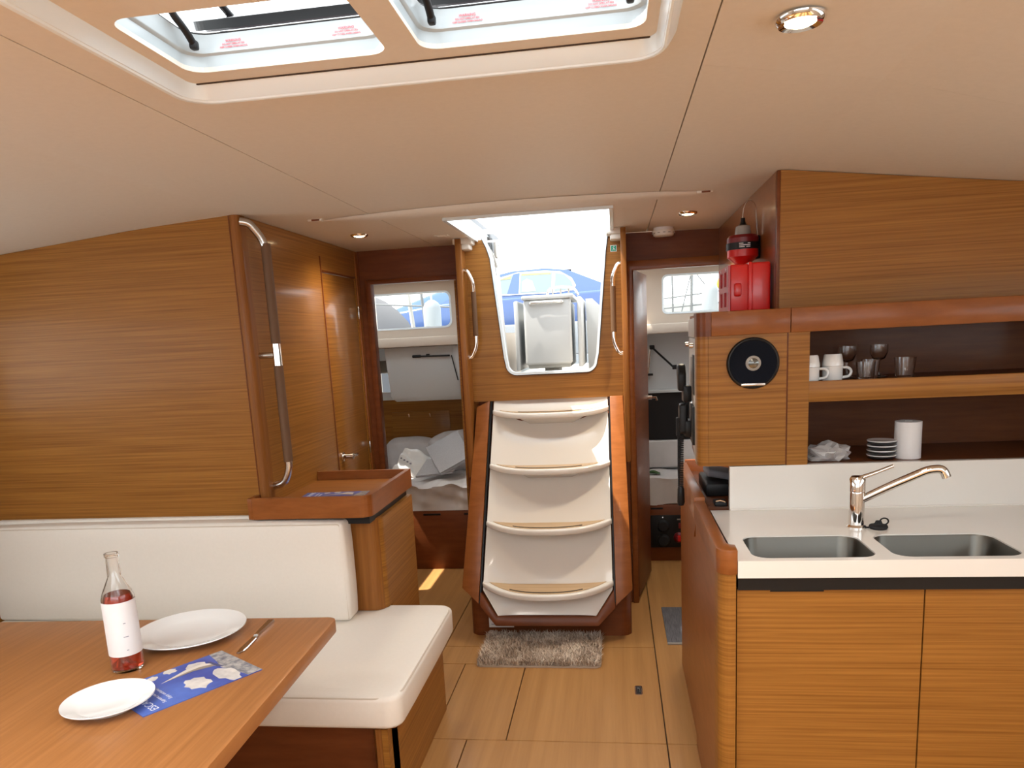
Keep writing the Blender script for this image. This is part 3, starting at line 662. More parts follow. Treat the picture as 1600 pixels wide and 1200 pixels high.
# ================================================================== GALLEY (right)
GX = .268
ga = thing('galley_cabinet', 'teak galley cabinet with rounded corner post below the sink', 'cabinet')
post = [(.312, 2.012), (.300, 2.010)] + [(.300-.034*math.sin(math.radians(15*i)), 2.044-.034*math.cos(math.radians(15*i))) for i in range(1, 7)] + [(.266, 2.09), (.312, 2.09)]
plate('corner_post', post, 0, .862, 'z', VEN, ga)
plate('side_panel', rect(2.09, 0, 2.62, .875), GX, GX+.02, 'x', SOLID, ga)
plate('aft_side_panel', rect(2.624, 0, 3.33, .86), GX+.008, GX+.028, 'x', SOLID, ga)
plate('aft_side_panel_recess', [(2.70, .78), (3.33, .80), (3.33, .865), (2.624, .865)], GX+.002, GX+.012, 'x', SOLID, ga)
fw_ = plate('fiddle_rail', [(.316, 2.010), (.300, 2.006)] + [(.300-.038*math.sin(math.radians(15*i)), 2.044-.038*math.cos(math.radians(15*i))) for i in range(1, 7)] + [(.262, 2.616), (.300, 2.616), (.297, 2.09), (.302, 2.072), (.318, 2.066)], .860, .930, 'z', SOLID, ga, r=.003)
plate('fiddle_rail_aft', [(.2625, 2.619), (.300, 2.619), (.305, 3.34), (.268, 3.34)], .860, .944, 'z', SOLID, ga, r=.003)
plate('front_door', rect(.318, .03, .80, .812), 2.032, 2.052, 'y', VEN, ga); plate('front_door', rect(.804, .03, 1.90, .812), 2.032, 2.052, 'y', VEN, ga)
box('recess_strip', (.319, 2.0225, .8125), (1.90, 2.0300, .8515), BLACK, ga, 0)
box('toe_kick', (.33, 2.07, 0), (1.90, 2.09, .70), BLACK, ga, 0)
box('handle_slot', (.405, 2.0305, .805), (.545, 2.033, .8125), BLACK, ga, 0)
ct = thing('worktop', 'white galley worktop with two cut-outs and upstand', 'worktop')
plate('slab', rect(.316, 2.006, 1.92, 2.60), .852, .900, 'z', COUNTER, ct, [rrect(.362, 2.032, .686, 2.258, .045, 6), rrect(.728, 2.032, 1.05, 2.258, .045, 6)])
plate('backsplash', rect(.381, .895, 1.92, 1.052), 2.60, 2.625, 'y', COUNTER, ct)
tube('sealant', [(.383, 2.596, .902), (1.9, 2.596, .902)], .004, COUNTER, ct, 6)
for k, (x0, x1) in enumerate(((.358, .690), (.724, 1.054))):
    s = thing('sink', 'brushed steel sink bowl %s' % ('beside the fiddle rail' if k == 0 else 'right of the tap, partly in view'), 'sink')
    def sl(d, z, r=.045): return [Vector((u, v, z)) for u, v in rrect(x0+d, 2.028+d, x1-d, 2.262-d, r, 6)]
    loft('bowl', [sl(.0035, .85), sl(.0035, .893), sl(.005, .8965), sl(.007, .893), sl(.014, .74), sl(.03, .715), sl(.08, .708, .03)], SINKM, s, caps=(False, True))
    lathe('drain', [(0, .0095), (.03, .0095), (.042, .0115), (.045, .009), (0, .008)], ((x0+x1)/2, 2.145, .70), CHROME, s)
tp = thing('mixer_tap', 'chrome single lever mixer tap behind the sinks', 'tap')
TP = (.718, 2.345, .9)
lathe('tap_body', [(0, 0), (.028, 0), (.028, .004), (.0225, .010), (.0225, .108), (.0215, .112), (0, .112)], TP, CHROME, tp)
lathe('tap_head', [(0, .112), (.0235, .113), (.0235, .150), (.018, .158), (0, .159)], TP, CHROME, tp)
tube('tap_spout', [(.725, 2.34, .985), (.80, 2.325, 1.028), (.90, 2.30, 1.082), (.935, 2.29, 1.085), (.945, 2.287, 1.06)], .0125, CHROME, tp, 14, .03)
tube('tap_lever', [(.722, 2.34, 1.052), (.77, 2.335, 1.071), (.813, 2.33, 1.090)], [.008, .006, .0055], CHROME, tp, 10)
sp_ = thing('sink_plug', 'black rubber sink plug with ring next to the tap', 'plug')
lathe('plug_disc', [(0, 0), (.024, 0), (.027, .006), (.025, .011), (.012, .014), (.008, .024), (0, .025)], (.776, 2.325, .9), BLACKR, sp_)
tube('plug_ring', [(.776+.012*math.cos(a)+.016, 2.325, .922+.010*math.sin(a)) for a in [i*math.pi/7 for i in range(15)]], .0025, BLACKR, sp_, 6)
tube('plug_chain', [(.750, 2.325, .904), (.742, 2.33, .903), (.735, 2.32, .91)], .003, BLACKR, sp_, 6)

# speaker cabinet, shelf unit, fascia
sk = thing('speaker_cabinet', 'teak cabinet with rounded edge carrying the round speaker', 'cabinet')
UY = 2.60
plate('cabinet_face', rect(.310, 1.055, .562, 1.492), UY, UY+.02, 'y', VEN, sk)
rc = [(.311, UY)] + [(.310-.035*math.sin(math.radians(15*i)), UY+.035-.035*math.cos(math.radians(15*i))) for i in range(7)] + [(.275, UY+.07), (.311, UY+.07)]
plate('rounded_edge', rc, 1.055, 1.492, 'z', VEN, sk)
plate('bottom_board', [(.276, UY+.02), (.56, UY+.02), (.56, 3.05), (.30, 3.05)], 1.055, 1.07, 'z', MAHO, sk)
su = thing('crockery_shelf', 'open teak galley shelf unit holding crockery', 'shelf')
plate('stile', rect(.567, 1.052, .634, 1.492), UY, UY+.02, 'y', VEN, su)
box('divider', (.560, UY+.003, 1.055), (.5685, UY+.03, 1.492), MAHO, su, 0)
box('side_board', (.600, UY+.02, 1.05), (.632, 3.02, 1.50), DARKW, su, 0)
box('shelf_front', (.634, UY, 1.262), (1.90, UY+.018, 1.330), VEN, su, .002)
box('shelf_board', (.632, UY+.018, 1.300), (1.90, 3.0, 1.318), DARKW, su, 0)
box('base_board', (.60, UY+.02, 1.03), (1.90, 3.0, 1.050), DARKW, su, 0)
box('back_board', (.60, 3.0, 1.03), (1.90, 3.02, 1.50), DARKW, su, 0)
fa = thing('cabinet_fascia', 'solid wood fascia and top board above speaker and crockery shelf', 'fascia')
plate('rounded_end', [(.318, UY-.012)] + [(.310-.037*math.sin(math.radians(15*i)), UY+.025-.037*math.cos(math.radians(15*i))) for i in range(7)] + [(.273, UY+.09), (.318, UY+.09)], 1.492, 1.570, 'z', MAHO, fa)
box('fascia_board', (.3185, UY-.012, 1.492), (.5705, UY+.012, 1.571), SOLID, fa, .003); box('fascia_board', (.572, UY-.012, 1.492), (1.90, UY+.012, 1.571), SOLID, fa, .003)
plate('top_board', [(.300, UY+.012), (1.9, UY+.012), (1.9, 4.14), (.56, 4.14), (.545, 3.1), (.30, 3.1)], 1.540, 1.568, 'z', SOLID, fa)
# speaker
sp = thing('speaker', 'round black loudspeaker on the teak cabinet', 'speaker')
SC = (.4535, UY, 1.3985)
def sl2(prof, name, m, c=SC, seg=48):
    return lathe(name, [(r, -h) for r, h in prof], c, m, sp, axis='y', seg=seg)
sl2([(0, 0), (.0845, 0), (.0845, .008), (.081, .013), (.077, .014), (.074, .011), (0, .004)], 'speaker_rim', BLACK)
sl2([(0, .006), (.074, .0115), (.0745, .0125), (.03, .010), (0, .010)], 'grille', SPK)
sl2([(0, .0105), (.024, .0105), (.024, .0135), (.019, .0150), (.010, .019), (0, .020)], 'tweeter', mat('tweeter', (.16, .16, .15), .2, .8), seg=32)
sl2([(.020, .014), (.0245, .012), (.0245, .0145), (.020, .016)], 'tweeter_ring', GREYP)
box('badge', (.415, UY-.0165, 1.3245), (.492, UY-.0115, 1.3325), STEEL, sp, .001)
# upper locker
lk = thing('upper_locker', 'teak veneered upper locker above the galley fascia', 'cabinet')
plate('locker_front', [(.560, 1.570), (1.92, 1.570), (1.92, 1.852), (.94, 1.973), (.58, 2.018), (.560, 2.019)], 2.72, 2.74, 'y', VEN, lk)
box('front_edge', (.549, 2.719, 1.570), (.5595, 2.745, 2.0195), MAHO, lk, .001)
box('locker_side', (.549, 2.745, 1.570), (.565, 4.145, 2.020), SOLIDG, lk, 0)
# crockery
def mug(x, y, z, ang, label, flip=False):
    t = thing('mug', label, 'mug', 'white mugs on the galley shelf')
    s = -1 if flip else 1
    P_ = [(0, .003), (.024, .003), (.027, 0), (.031, .004), (.0325, .02), (.0325, .047), (.0335, .052), (.0325, .0525), (.0305, .047), (.0305, .012), (0, .010)]
    if flip: P_ = [(0, 0), (.031, 0), (.034, .001), (.0335, .01), (.029, .036), (.026, .040), (0, .0395)]
    lathe('cup', P_, (x, y, z), PORC, t, seg=36)
    d = Vector((math.cos(ang), math.sin(ang), 0)); c = Vector((x, y, z))
    if not flip: tube('handle', [c+d*.030+Vector((0, 0, .046)), c+d*.050+Vector((0, 0, .046)), c+d*.0605+Vector((0, 0, .034)), c+d*.055+Vector((0, 0, .016)), c+d*.031+Vector((0, 0, .013))], .0046, PORC, t, 8, .012)
    return t
ZS = 1.3205
mug(.649, 2.665, ZS, -.15, 'white mug cut off by the shelf stile, handle to the right'); mug(.649, 2.665, ZS+.0525, 0, 'upturned white cup on the mug by the shelf stile', True)
mug(.731, 2.69, ZS, -.1, 'white mug in the middle of the upper shelf, handle to the right'); mug(.731, 2.69, ZS+.0525, 0, 'upturned white cup stacked on the middle mug', True)
def tumbler(x, y, z, h, r, label):
    o = lathe('drinking_glass', [(0, .004), (r*.72, .002), (r*.75, 0), (r*.8, .004), (r, h), (r*.95, h), (r*.74, .012), (0, .010)], (x, y, z), GLASS, None, seg=28)
    return tag(o, label, 'glass', 'glasses on the upper shelf')
tumbler(.835, 2.68, ZS, .062, .031, 'short clear tumbler right of the mugs'); tumbler(.872, 2.75, ZS, .066, .030, 'clear tumbler behind the short one')
tumbler(.965, 2.70, ZS, .07, .034, 'clear tumbler at the right end of the upper shelf')
def goblet(x, y, z, label):
    o = lathe('wine_glass', [(0, 0), (.028, 0), (.028, .002), (.006, .006), (.004, .03), (.005, .055), (.02, .062), (.030, .085), (.029, .112), (.028, .112), (.028, .085), (.018, .066), (0, .062)], (x, y, z), GLASS, None, seg=28)
    return tag(o, label, 'glass', 'glasses on the upper shelf')
goblet(.815, 2.82, ZS, 'stemmed glass behind the mugs'); goblet(.93, 2.85, ZS, 'stemmed glass deep in the upper shelf')
for k in range(4):
    zz = 1.0502+.0165*k
    o = lathe('saucer', [(.040, .0105), (.046, .0112), (.0475, .0130), (.0470, .0148), (.030, .0135), (0, .013), (0, .0125), (.038, .0105)], (.900, 2.695, zz), PORC, None, seg=40)
    tag(o, '%s white saucer of the stack on the lower shelf' % ('lowest', 'second lowest', 'third', 'topmost')[k], 'saucer', 'saucers stacked on the lower shelf')
    lathe('saucer_underside', [(0, 0), (.036, 0), (.0445, .006), (.0455, .0111), (0, .0111)], (.900, 2.695, zz), DRIM, o, seg=40)
cn = tag(lathe('paper_roll', [(0, 0), (.042, 0), (.042, .125), (.012, .125), (.012, .005), (0, .005)], (.985, 2.70, 1.0502), LABEL, None), 'white roll standing right of the saucer stack', 'roll')
pb = thing('wrapped_bowl', 'white bowl in crumpled clear plastic on the lower shelf', 'bowl')
lathe('bowl', [(0, 0), (.03, 0), (.045, .015), (.058, .035), (.056, .035), (.04, .012), (0, .006)], (.715, 2.705, 1.0503), PORC, pb)
random.seed(3)
bm = bmesh.new(); bmesh.ops.create_icosphere(bm, subdivisions=3, radius=1)
for v in bm.verts:
    f = 1+.22*math.sin(v.co.x*7+v.co.y*5)*math.cos(v.co.z*6)+random.uniform(-.08, .08)
    v.co = Vector((.725+v.co.x*.072*f, 2.705+v.co.y*.06*f, 1.0505+max(0, (v.co.z+.55)*.036*f)))
frombm('plastic_wrap', bm, CLEARBAG, pb)

# red box + emergency light
rb = thing('red_safety_box', 'red plastic safety case with slotted side on the fascia top', 'box')
bx0, bx1, by0, by1, bz0, bz1 = .405, .541, 2.765, 3.01, 1.5685, 1.737
box('case_half', (.476, by0, bz0), (bx1, by1, bz1-.002), RED, rb, .008, 3)
box('case_half', (bx0, by0+.006, bz0), (.470, by1, bz1-.006), RED, rb, .006, 3)
box('seam_rib', (.466, by0-.004, bz0), (.480, by1, bz1), RED, rb, .005, 3)
box('latch', (.418, by0-.006, 1.622), (.444, by0+.012, 1.668), RED, rb, .008, 3)
def sidef(c): return c
plate('side_plate', rect(by0+.004, bz0, by1, bz1-.008), bx0-.006, bx0+.001, 'x', REDD, rb, [rect(y, z, y+.06, z+.05) for y in (by0+.04, by0+.14) for z in (bz0+.022, bz0+.092)])
for y in (by0+.06, by0+.18): lathe('rivet', [(0, -.009), (.004, -.008), (.004, -.006), (0, -.006)], (bx0, y, bz1-.018), LABEL, rb, axis='x', seg=10)
el = thing('emergency_light', 'red and black lifebuoy light with wire loop above the red case', 'light')
EC = (.488, 3.02, 0)
lathe('light_base', [(0, 1.738), (.026, 1.738), (.030, 1.752), (.057, 1.775), (.057, 1.80), (0, 1.80)], EC, RED, el)
lathe('label_band', [(.05, 1.800), (.060, 1.80), (.061, 1.825), (.05, 1.825), (.05, 1.80)], EC, BLACK, el); lathe('light_top', [(0, 1.822), (.057, 1.822), (.058, 1.842), (.05, 1.853), (0, 1.853)], EC, DRED, el)
lathe('neck', [(0, 1.852), (.030, 1.852), (.026, 1.885), (.018, 1.889), (0, 1.889)], EC, GREYP, el); lathe('neck_cap', [(0, 1.888), (.018, 1.888), (.012, 1.893), (.008, 1.905), (.008, 1.915), (0, 1.915)], EC, BLACK, el)
box('wall_clip', (.525, 3.0, 1.765), (.549, 3.05, 1.85), BLACK, el, .006)
tube('wire_loop', [(.487, 3.02, 1.914), (.490, 3.02, 1.955), (.51, 3.02, 1.985), (.535, 3.02, 1.96), (.540, 3.02, 1.85)], .0018, STEEL, el, 6, .02)
for k in range(3): box('light_print', (.465, 2.9585+.0015*abs(k-1), 1.806+.006*k), (.505, 2.9605+.0015*abs(k-1), 1.809+.006*k), LABEL, el, 0)

# navigation station: instrument panel beside speaker cabinet, radio, handset
nv = thing('instrument_panel', 'grey instrument panel on the side of the speaker cabinet facing aft passage', 'panel')
def npx(y): return .2745+(y-2.66)*.05
def npl(name, y0, z0, y1, z1, d, m, r=.002, z00=None):
    pts = [(y0, z0), (y1, z0 if z00 is None else z00), (y1, z1), (y0, z1)]
    return plate(name, pts, -d, .004, 'x', m, nv, r=r, fn=lambda c: Vector((npx(c.y)+c.x, c.y, c.z)))
npl('lower_panel', 2.672, 1.06, 3.08, 1.486, .001, LGREY, .001, 1.14)
npl('upper_panel', 2.672, 1.49, 3.08, 1.556, .004, LGREY, .002)
npl('display', 2.70, 1.29, 2.80, 1.43, .004, BLACK); npl('switch_plate', 2.82, 1.27, 2.95, 1.42, .004, GREYP); npl('radio_front', 2.695, 1.115, 2.85, 1.25, .010, BLACK)
npl('radio_bezel', 2.855, 1.20, 2.88, 1.26, .008, STEEL)
for y in (2.72, 3.03): lathe('knob', [(0, -.018), (.008, -.017), (.009, -.006), (.006, -.005), (.006, .002), (0, .002)], (npx(y), y, 1.462), CHROME, nv, axis='x', seg=16)
hs = thing('radio_handset', 'black radio handset with coiled cord hanging by the instrument panel', 'handset')
def hb(name, pts, m, r=.006):
    return plate(name, pts, .232, .262, 'x', m, hs, r=r, seg=3)
hb('upper_handset', [(2.855, 1.295), (2.895, 1.295), (2.935, 1.375), (2.925, 1.395), (2.885, 1.392), (2.855, 1.36)], BLACK, .008)
box('upper_bracket', (.250, 2.84, 1.255), (.279, 2.92, 1.315), BLACK, hs, .004)
hb('lower_handset', [(2.80, 1.145), (2.86, 1.13), (2.87, 1.235), (2.84, 1.255), (2.81, 1.25)], BLACK, .008)
box('lower_bracket', (.252, 2.80, 1.13), (.282, 2.87, 1.19), BLACK, hs, .004); box('cable_plug', (.222, 2.825, 1.13), (.236, 2.85, 1.20), BLACKR, hs, .003)
cl = []
for i in range(340):
    t = i/339; a = i*.55; z = 1.135-.20*t; cl.append((.2395+.008*math.cos(a)-.004*t, 2.835+.008*math.sin(a), z))
tube('coiled_cord', cl, .0028, BLACKR, hs, 5)
lathe('cord_end', [(0, .0), (.010, .002), (.014, .014), (.0125, .065), (.008, .075), (0, .075)], (.2365, 2.835, .865), BLACK, hs)
tube('straight_cord', [(.229, 2.835, 1.135), (.228, 2.837, 1.0), (.230, 2.836, .935)], .003, BLACKR, hs, 6)
nt = thing('chart_table', 'dark wooden chart table aft of the galley', 'table')
box('table_top', (.306, 2.64, .86), (1.2, 3.33, .905), DARKW, nt, .003); box('back_panel', (.30, 3.36, 0), (1.9, 3.385, .95), MAHO, nt, .002)
pc = tag(box('grey_pouch', (.335, 2.86, .955), (.46, 3.0, .985), mat('pouch', (.20, .19, .21), .7), None, .012, 3, fn=lambda c: c+Vector((0, 0, .012*math.sin(c.x*40)))), 'grey folded pouch under the speaker cabinet', 'pouch')
bxx = tag(box('storage_box', (.325, 2.80, .9055), (.50, 3.05, .953), BLACK, None, .006), 'black box carrying the grey pouch on the chart table', 'box')
gp = thing('metal_gadget', 'small dark metal gadget at the corner of the white worktop', 'gadget')
box('gadget_body', (.335, 2.63, .9055), (.378, 2.69, .922), BLACK, gp, .004); tube('gadget_clip', [(.338, 2.628, .925), (.352, 2.628, .928), (.37, 2.628, .922)], .004, CHROME, gp, 8)

# ================================================================== AFT CABINS
# --- left cabin
struct(plate('wall_cabin_left_side', rect(4.18, 0, 6.3, 2.0), -2.0, -1.98, 'x', CABIN, None, [rrect(4.25, 1.53, 5.15, 1.72, .03)]), 'lining of the left aft cabin', 'wall')  # side opening added to let more light into the cabin
struct(box('wall_cabin_left_inner', (-.80, 4.18, 0), (-.772, 6.3, 1.56), CABIN, None, 0), 'inner wall of the left aft cabin', 'wall')
LWx0, LWx1, LWz0, LWz1 = -1.73, -1.112, 1.628, 1.853
struct(plate('wall_cabin_left_window', rect(-1.96, 1.50, -.80, 2.03), 5.2, 5.24, 'y', CABIN, None, [rrect(LWx0, LWz0, LWx1, LWz1, .04)]), 'cream moulding with a portlight in the left aft cabin', 'wall')
w1 = struct(plate('window_1', rrect(LWx0-.012, LWz0-.012, LWx1+.012, LWz1+.012, .045), 5.196, 5.205, 'y', HWHITE, None, [rrect(LWx0, LWz0, LWx1, LWz1, .04)]), 'rounded portlight of the left aft cabin', 'window')
plate('pane', rrect(LWx0, LWz0, LWx1, LWz1, .04), 5.222, 5.226, 'y', PANE, w1)
struct(plate('window_fill_left', rect(-1.75, 4.45, -1.2, 4.95), 2.052, 2.060, 'z', FROST), 'unseen frosted hatch added to light the left aft cabin', 'window')  # added diffusing pane that brightens the left cabin from above
struct(plate('ceiling_cabin_left', rect(-1.98, 4.18, -0.772, 5.24), 1.965, 2.05, 'z', CABIN, None, [rect(-1.74, 4.46, -1.21, 4.94)]), 'low cream headliner of the left cabin', 'ceiling')
tube('trim_10', [(-1.95, 5.19, 1.952), (-.82, 5.19, 1.952)], .012, CABIN); struct(bpy.data.objects['trim_10'], 'thin curtain rail above the left portlight', 'trim')
box('trim_11', (-1.96, 5.13, 1.495), (-.80, 5.20, 1.56), CABIN, None, .012); struct(bpy.data.objects['trim_11'], 'cream ledge below the left portlight', 'trim')
box('roof_left_cabin', (-1.98, 5.245, 1.501), (-.801, 6.3, 1.55), HULLW, None, 0); struct(bpy.data.objects['roof_left_cabin'], 'white side deck over the left aft cabin', 'deck')
# back wall of berth with small hull port at the left
HP = (-1.80, 1.16, -1.645, 1.40)
struct(plate('wall_cabin_left_back', rect(-1.96, 0, -.80, 1.50), 5.60, 5.63, 'y', VEN, None, [rrect(*HP, .02)]), 'teak back wall of the left aft berth', 'wall')
struct(plate('trim_12', rrect(-1.86, 1.10, -1.60, 1.49, .02), 5.59, 5.60, 'y', HWHITE, None, [rrect(*HP, .02)]), 'white frame of the small hull port', 'trim')
w3 = struct(plate('window_3', rrect(HP[0], HP[1], HP[2], HP[3], .02), 5.612, 5.615, 'y', PANE), 'small bright hull port behind the left berth', 'window')
ck = thing('cockpit_locker_moulding', 'pale grey moulded locker bulge above the left berth', 'moulding')
loft('moulding', [[Vector(p) for p in ((-1.60, 5.20, 1.492), (-.95, 5.20, 1.492), (-.95, 5.60, 1.492), (-1.60, 5.60, 1.492))], [Vector(p) for p in ((-1.585, 5.235, 1.14), (-.95, 5.235, 1.14), (-.95, 5.60, 1.14), (-1.585, 5.60, 1.14))], [Vector(p) for p in ((-1.555, 5.26, 1.112), (-.95, 5.26, 1.112), (-.95, 5.6, 1.112), (-1.555, 5.6, 1.112))]], CABG, ck)
loft('side_wedge', [[Vector(p) for p in ((-1.115, 5.195, 1.485), (-.80, 5.12, 1.485), (-.80, 5.3, 1.485))], [Vector(p) for p in ((-1.055, 5.225, 1.115), (-.80, 5.15, 1.115), (-.80, 5.3, 1.115))]], CABG, ck, smooth=False)
box('latch_plate', (-1.40, 5.196, 1.418), (-1.34, 5.214, 1.438), BLACK, ck, .003); tube('latch_bar', [(-1.40, 5.198, 1.428), (-1.13, 5.19, 1.424)], .006, BLACK, ck, 8)
box('latch_block', (-1.30, 5.192, 1.428), (-1.275, 5.205, 1.442), BLACK, ck, .002); tube('gas_strut', [(-1.118, 5.185, 1.425), (-1.085, 5.20, 1.25)], .004, BLACK, ck, 8)
hc = thing('berth_wall_hatch', 'teak access panel with two catches in the left berth wall', 'panel')
box('access_panel', (-1.70, 5.594, .60), (-1.25, 5.599, 1.005), VEN, hc, .001)
for x in (-1.565, -1.40): lathe('catch', [(0, -.012), (.006, -.011), (.008, 0), (0, 0)], (x, 5.594, .985), CHROME, hc, axis='y', seg=14); box('catch_tab', (x-.003, 5.588, .965), (x+.003, 5.594, .985), CHROME, hc, .001)
bd = thing('left_berth_base', 'dark mahogany berth front in the left aft cabin', 'berth')
box('berth_front', (-1.96, 4.81, 0), (-.80, 4.835, .405), MAHO, bd, .002); box('berth_board', (-1.96, 4.835, .36), (-.80, 5.59, .405), MAHO, bd, .002)
for x in (-1.30, -1.02): box('finger_slot', (x, 4.807, .375), (x+.12, 4.812, .388), BLACK, bd, 0)
mt = thing('left_mattress', 'mattress with crumpled grey sheet in the left aft cabin', 'mattress')
def mtop(i, j):
    x = -1.95+1.14*i; s = j
    if s < .3: z = .407+.165*(s/.3); y = 4.812+.012*math.sin(s*10)
    else: y = 4.812+.78*((s-.3)/.7); z = .572
    rr = .03; k = max(0, 1-abs(s-.3)/.08); z -= .022*k*k*0
    wz = .012*math.sin(x*21+y*13)+.008*math.sin(x*47-y*31+1)+.006*math.sin(z*60+x*18)
    if s < .3: y += wz*1.1*min(1, s*8)
    else: z += wz*.7
    return Vector((x, y, z))
grid('sheet', mtop, 60, 50, CLOTH, mt)
def pillow(name, c, hx, hz, th, tilt, m, label, cat='pillow', twist=0, wr=.006):
    bm = bmesh.new(); bmesh.ops.create_uvsphere(bm, u_segments=40, v_segments=24, radius=1)
    R = Matrix.Rotation(tilt, 3, 'X') @ Matrix.Rotation(twist, 3, 'Y')
    for v in bm.verts:
        x, y, z = v.co
        sx = math.copysign(abs(x)**.55, x); sz = math.copysign(abs(z)**.55, z)
        pnt = Vector((sx*hx, y*th*(1-.25*(abs(sx*sz))), sz*hz)); pnt += Vector((0, 1, 0))*wr*(math.sin(pnt.x*40+pnt.z*25)+.6*math.sin(pnt.z*70))
        v.co = Vector(c)+R @ pnt
    o = frombm(name, bm, m, None, True); return tag(o, label, cat)
pillow('pillow', (-1.53, 5.45, .70), .20, .135, .055, -.35, CLOTH, 'white pillow at the far left of the left berth')
pillow('pillow', (-1.10, 5.40, .73), .28, .155, .06, -.4, CLOTH, 'pale pillow leaning on the berth wall behind the towels', twist=-.08)
bgp = thing('wrapped_linen', 'glossy plastic wrapped linen packet beside the pillow', 'packet')
def bagf(i, j):
    u = i*2-1; v = j*2-1
    return Vector((-1.42+.135*u+.05*v, 5.18-.05*v*0+.09*j, .655+.075*v-.06*u+.012*math.sin(u*6+v*4)+.008*math.cos(v*9)))
grid('packet_top', lambda i, j: bagf(i, j), 16, 12, BAG, bgp)
loft('packet_body', [[bagf(i, j)+Vector((0, .05, -.02)) for i, j in ((0, 0), (1, 0), (1, 1), (0, 1))], [bagf(i, j)+Vector((0, .004, -.002)) for i, j in ((.02, .02), (.98, .02), (.98, .98), (.02, .98))]], BAG, bgp, smooth=False)
for k in range(4): box('packet_print', (-1.545+.022*k, 5.20, .705-.014*k), (-1.532+.022*k, 5.206, .716-.014*k), INK, bgp, 0)
def towel(o, a, b, label, n=3):
    t = thing('folded_towel', label, 'towel', 'grey towels on the left berth')
    a = Vector(a); b = Vector(b); o = Vector(o); nn = a.cross(b).normalized()
    if nn.y > 0: nn = -nn
    for k in range(n):
        q0 = o+nn*.012*k
        bm = bmesh.new(); G = []
        for s in (0, .010):
            G.append([bm.verts.new(q0+a*u+b*v+nn*s) for u, v in ((0, 0), (1, 0), (1, 1), (0, 1))])
        bm.faces.new(G[0]); bm.faces.new(G[1])
        for i in range(4): bm.faces.new((G[0][i], G[0][(i+1) % 4], G[1][(i+1) % 4], G[1][i]))
        bmesh.ops.recalc_face_normals(bm, faces=bm.faces); bev(bm, .004, 3); frombm('towel_fold', bm, TOWEL, t, True)
    return t
towel((-1.21, 5.02, .605), (-.13, .16, .16), (.22, .08, .11), 'grey folded towel lying diagonally in front of the pillow')
towel((-1.39, 5.01, .595), (.26, .04, .02), (.06, .12, .10), 'lighter grey folded towel underneath the diagonal one', 2)
# left cabin door folded open, its handle shows past the jamb
d2 = struct(box('door_2', (-.866, 4.205, .04), (-.838, 4.71, 1.85), VEN, None, .002), 'left aft cabin door folded open into the cabin', 'door')
lever(d2, (-.866, 4.62, .985), (0, -1, 0), (-1, 0, 0), .06)
for z in (1.70, 1.62): lathe('latch_pin', [(0, 0), (.006, 0), (.006, .03), (0, .03)], (-.842, 4.195, z), CHROME, d2, seg=10)

# --- right cabin
struct(box('wall_cabin_right_inner', (.05, 4.18, 0), (.078, 6.3, 1.56), CABIN, None, 0), 'inner wall of the right aft cabin', 'wall')
struct(plate('wall_cabin_right_side', rect(4.18, 0, 6.3, 2.0), 1.30, 1.33, 'x', CABIN, None, [rrect(4.3, 1.40, 5.1, 1.75, .05)]), 'lining of the right aft cabin', 'wall')  # opening added on this side for extra sky light
RWx0, RWx1, RWz0, RWz1 = .335, .80, 1.636, 1.868
struct(plate('wall_cabin_right_window', rect(.05, 1.50, 1.30, 2.03), 5.2, 5.24, 'y', CABIN, None, [rrect(RWx0, RWz0, RWx1, RWz1, .03)]), 'cream moulding with a portlight in the right aft cabin', 'wall')
w2 = struct(plate('window_2', rrect(RWx0-.012, RWz0-.012, RWx1+.012, RWz1+.012, .035), 5.196, 5.205, 'y', HWHITE, None, [rrect(RWx0, RWz0, RWx1, RWz1, .03)]), 'rounded portlight of the right aft cabin', 'window')
plate('pane', rrect(RWx0, RWz0, RWx1, RWz1, .03), 5.222, 5.226, 'y', PANE, w2)
struct(plate('window_fill_right', rect(0.35, 4.45, 0.95, 4.95), 2.052, 2.060, 'z', FROST), 'unseen frosted hatch added to light the right aft cabin', 'window')  # added diffusing pane that brightens the right cabin from above
struct(plate('ceiling_cabin_right', rect(0.05, 4.18, 1.34, 5.24), 1.965, 2.05, 'z', CABIN, None, [rect(0.36, 4.46, 0.94, 4.94)]), 'low cream headliner of the right cabin', 'ceiling')
box('trim_13', (.078, 5.12, 1.50), (1.30, 5.20, 1.565), CABIN, None, .012); struct(bpy.data.objects['trim_13'], 'cream ledge below the right portlight', 'trim')
box('roof_right_cabin', (.079, 5.245, 1.501), (1.34, 6.3, 1.55), HULLW, None, 0); struct(bpy.data.objects['roof_right_cabin'], 'white side deck over the right aft cabin', 'deck')
struct(box('wall_cabin_right_back', (.078, 5.34, 0), (1.30, 5.37, 1.50), CABG, None, 0), 'grey back wall of the right aft cabin', 'wall')
dk = thing('dark_locker_opening', 'black open locker recess above the right berth', 'recess')
box('recess_back', (.08, 5.325, .768), (1.29, 5.335, 1.098), BLACK, dk, 0); box('recess_sill', (.08, 5.30, 1.096), (1.29, 5.338, 1.118), CABG, dk, .003)
gs = thing('gas_strut_stay', 'black stay and chrome gas strut on the grey cabin wall', 'strut')
tube('chrome_strut', [(.245, 5.30, 1.415), (.228, 5.30, 1.235)], .011, CHROME, gs, 12); box('strut_foot', (.205, 5.29, 1.218), (.262, 5.33, 1.232), BLACK, gs, .002)
tube('stay_arm', [(.262, 5.28, 1.405), (.405, 5.28, 1.265)], .007, BLACK, gs, 8); box('stay_top', (.24, 5.27, 1.395), (.275, 5.33, 1.425), BLACK, gs, .006); box('stay_end', (.392, 5.27, 1.255), (.428, 5.30, 1.285), BLACK, gs, .004)
rbb = thing('right_berth_base', 'dark mahogany berth front in the right aft cabin', 'berth')
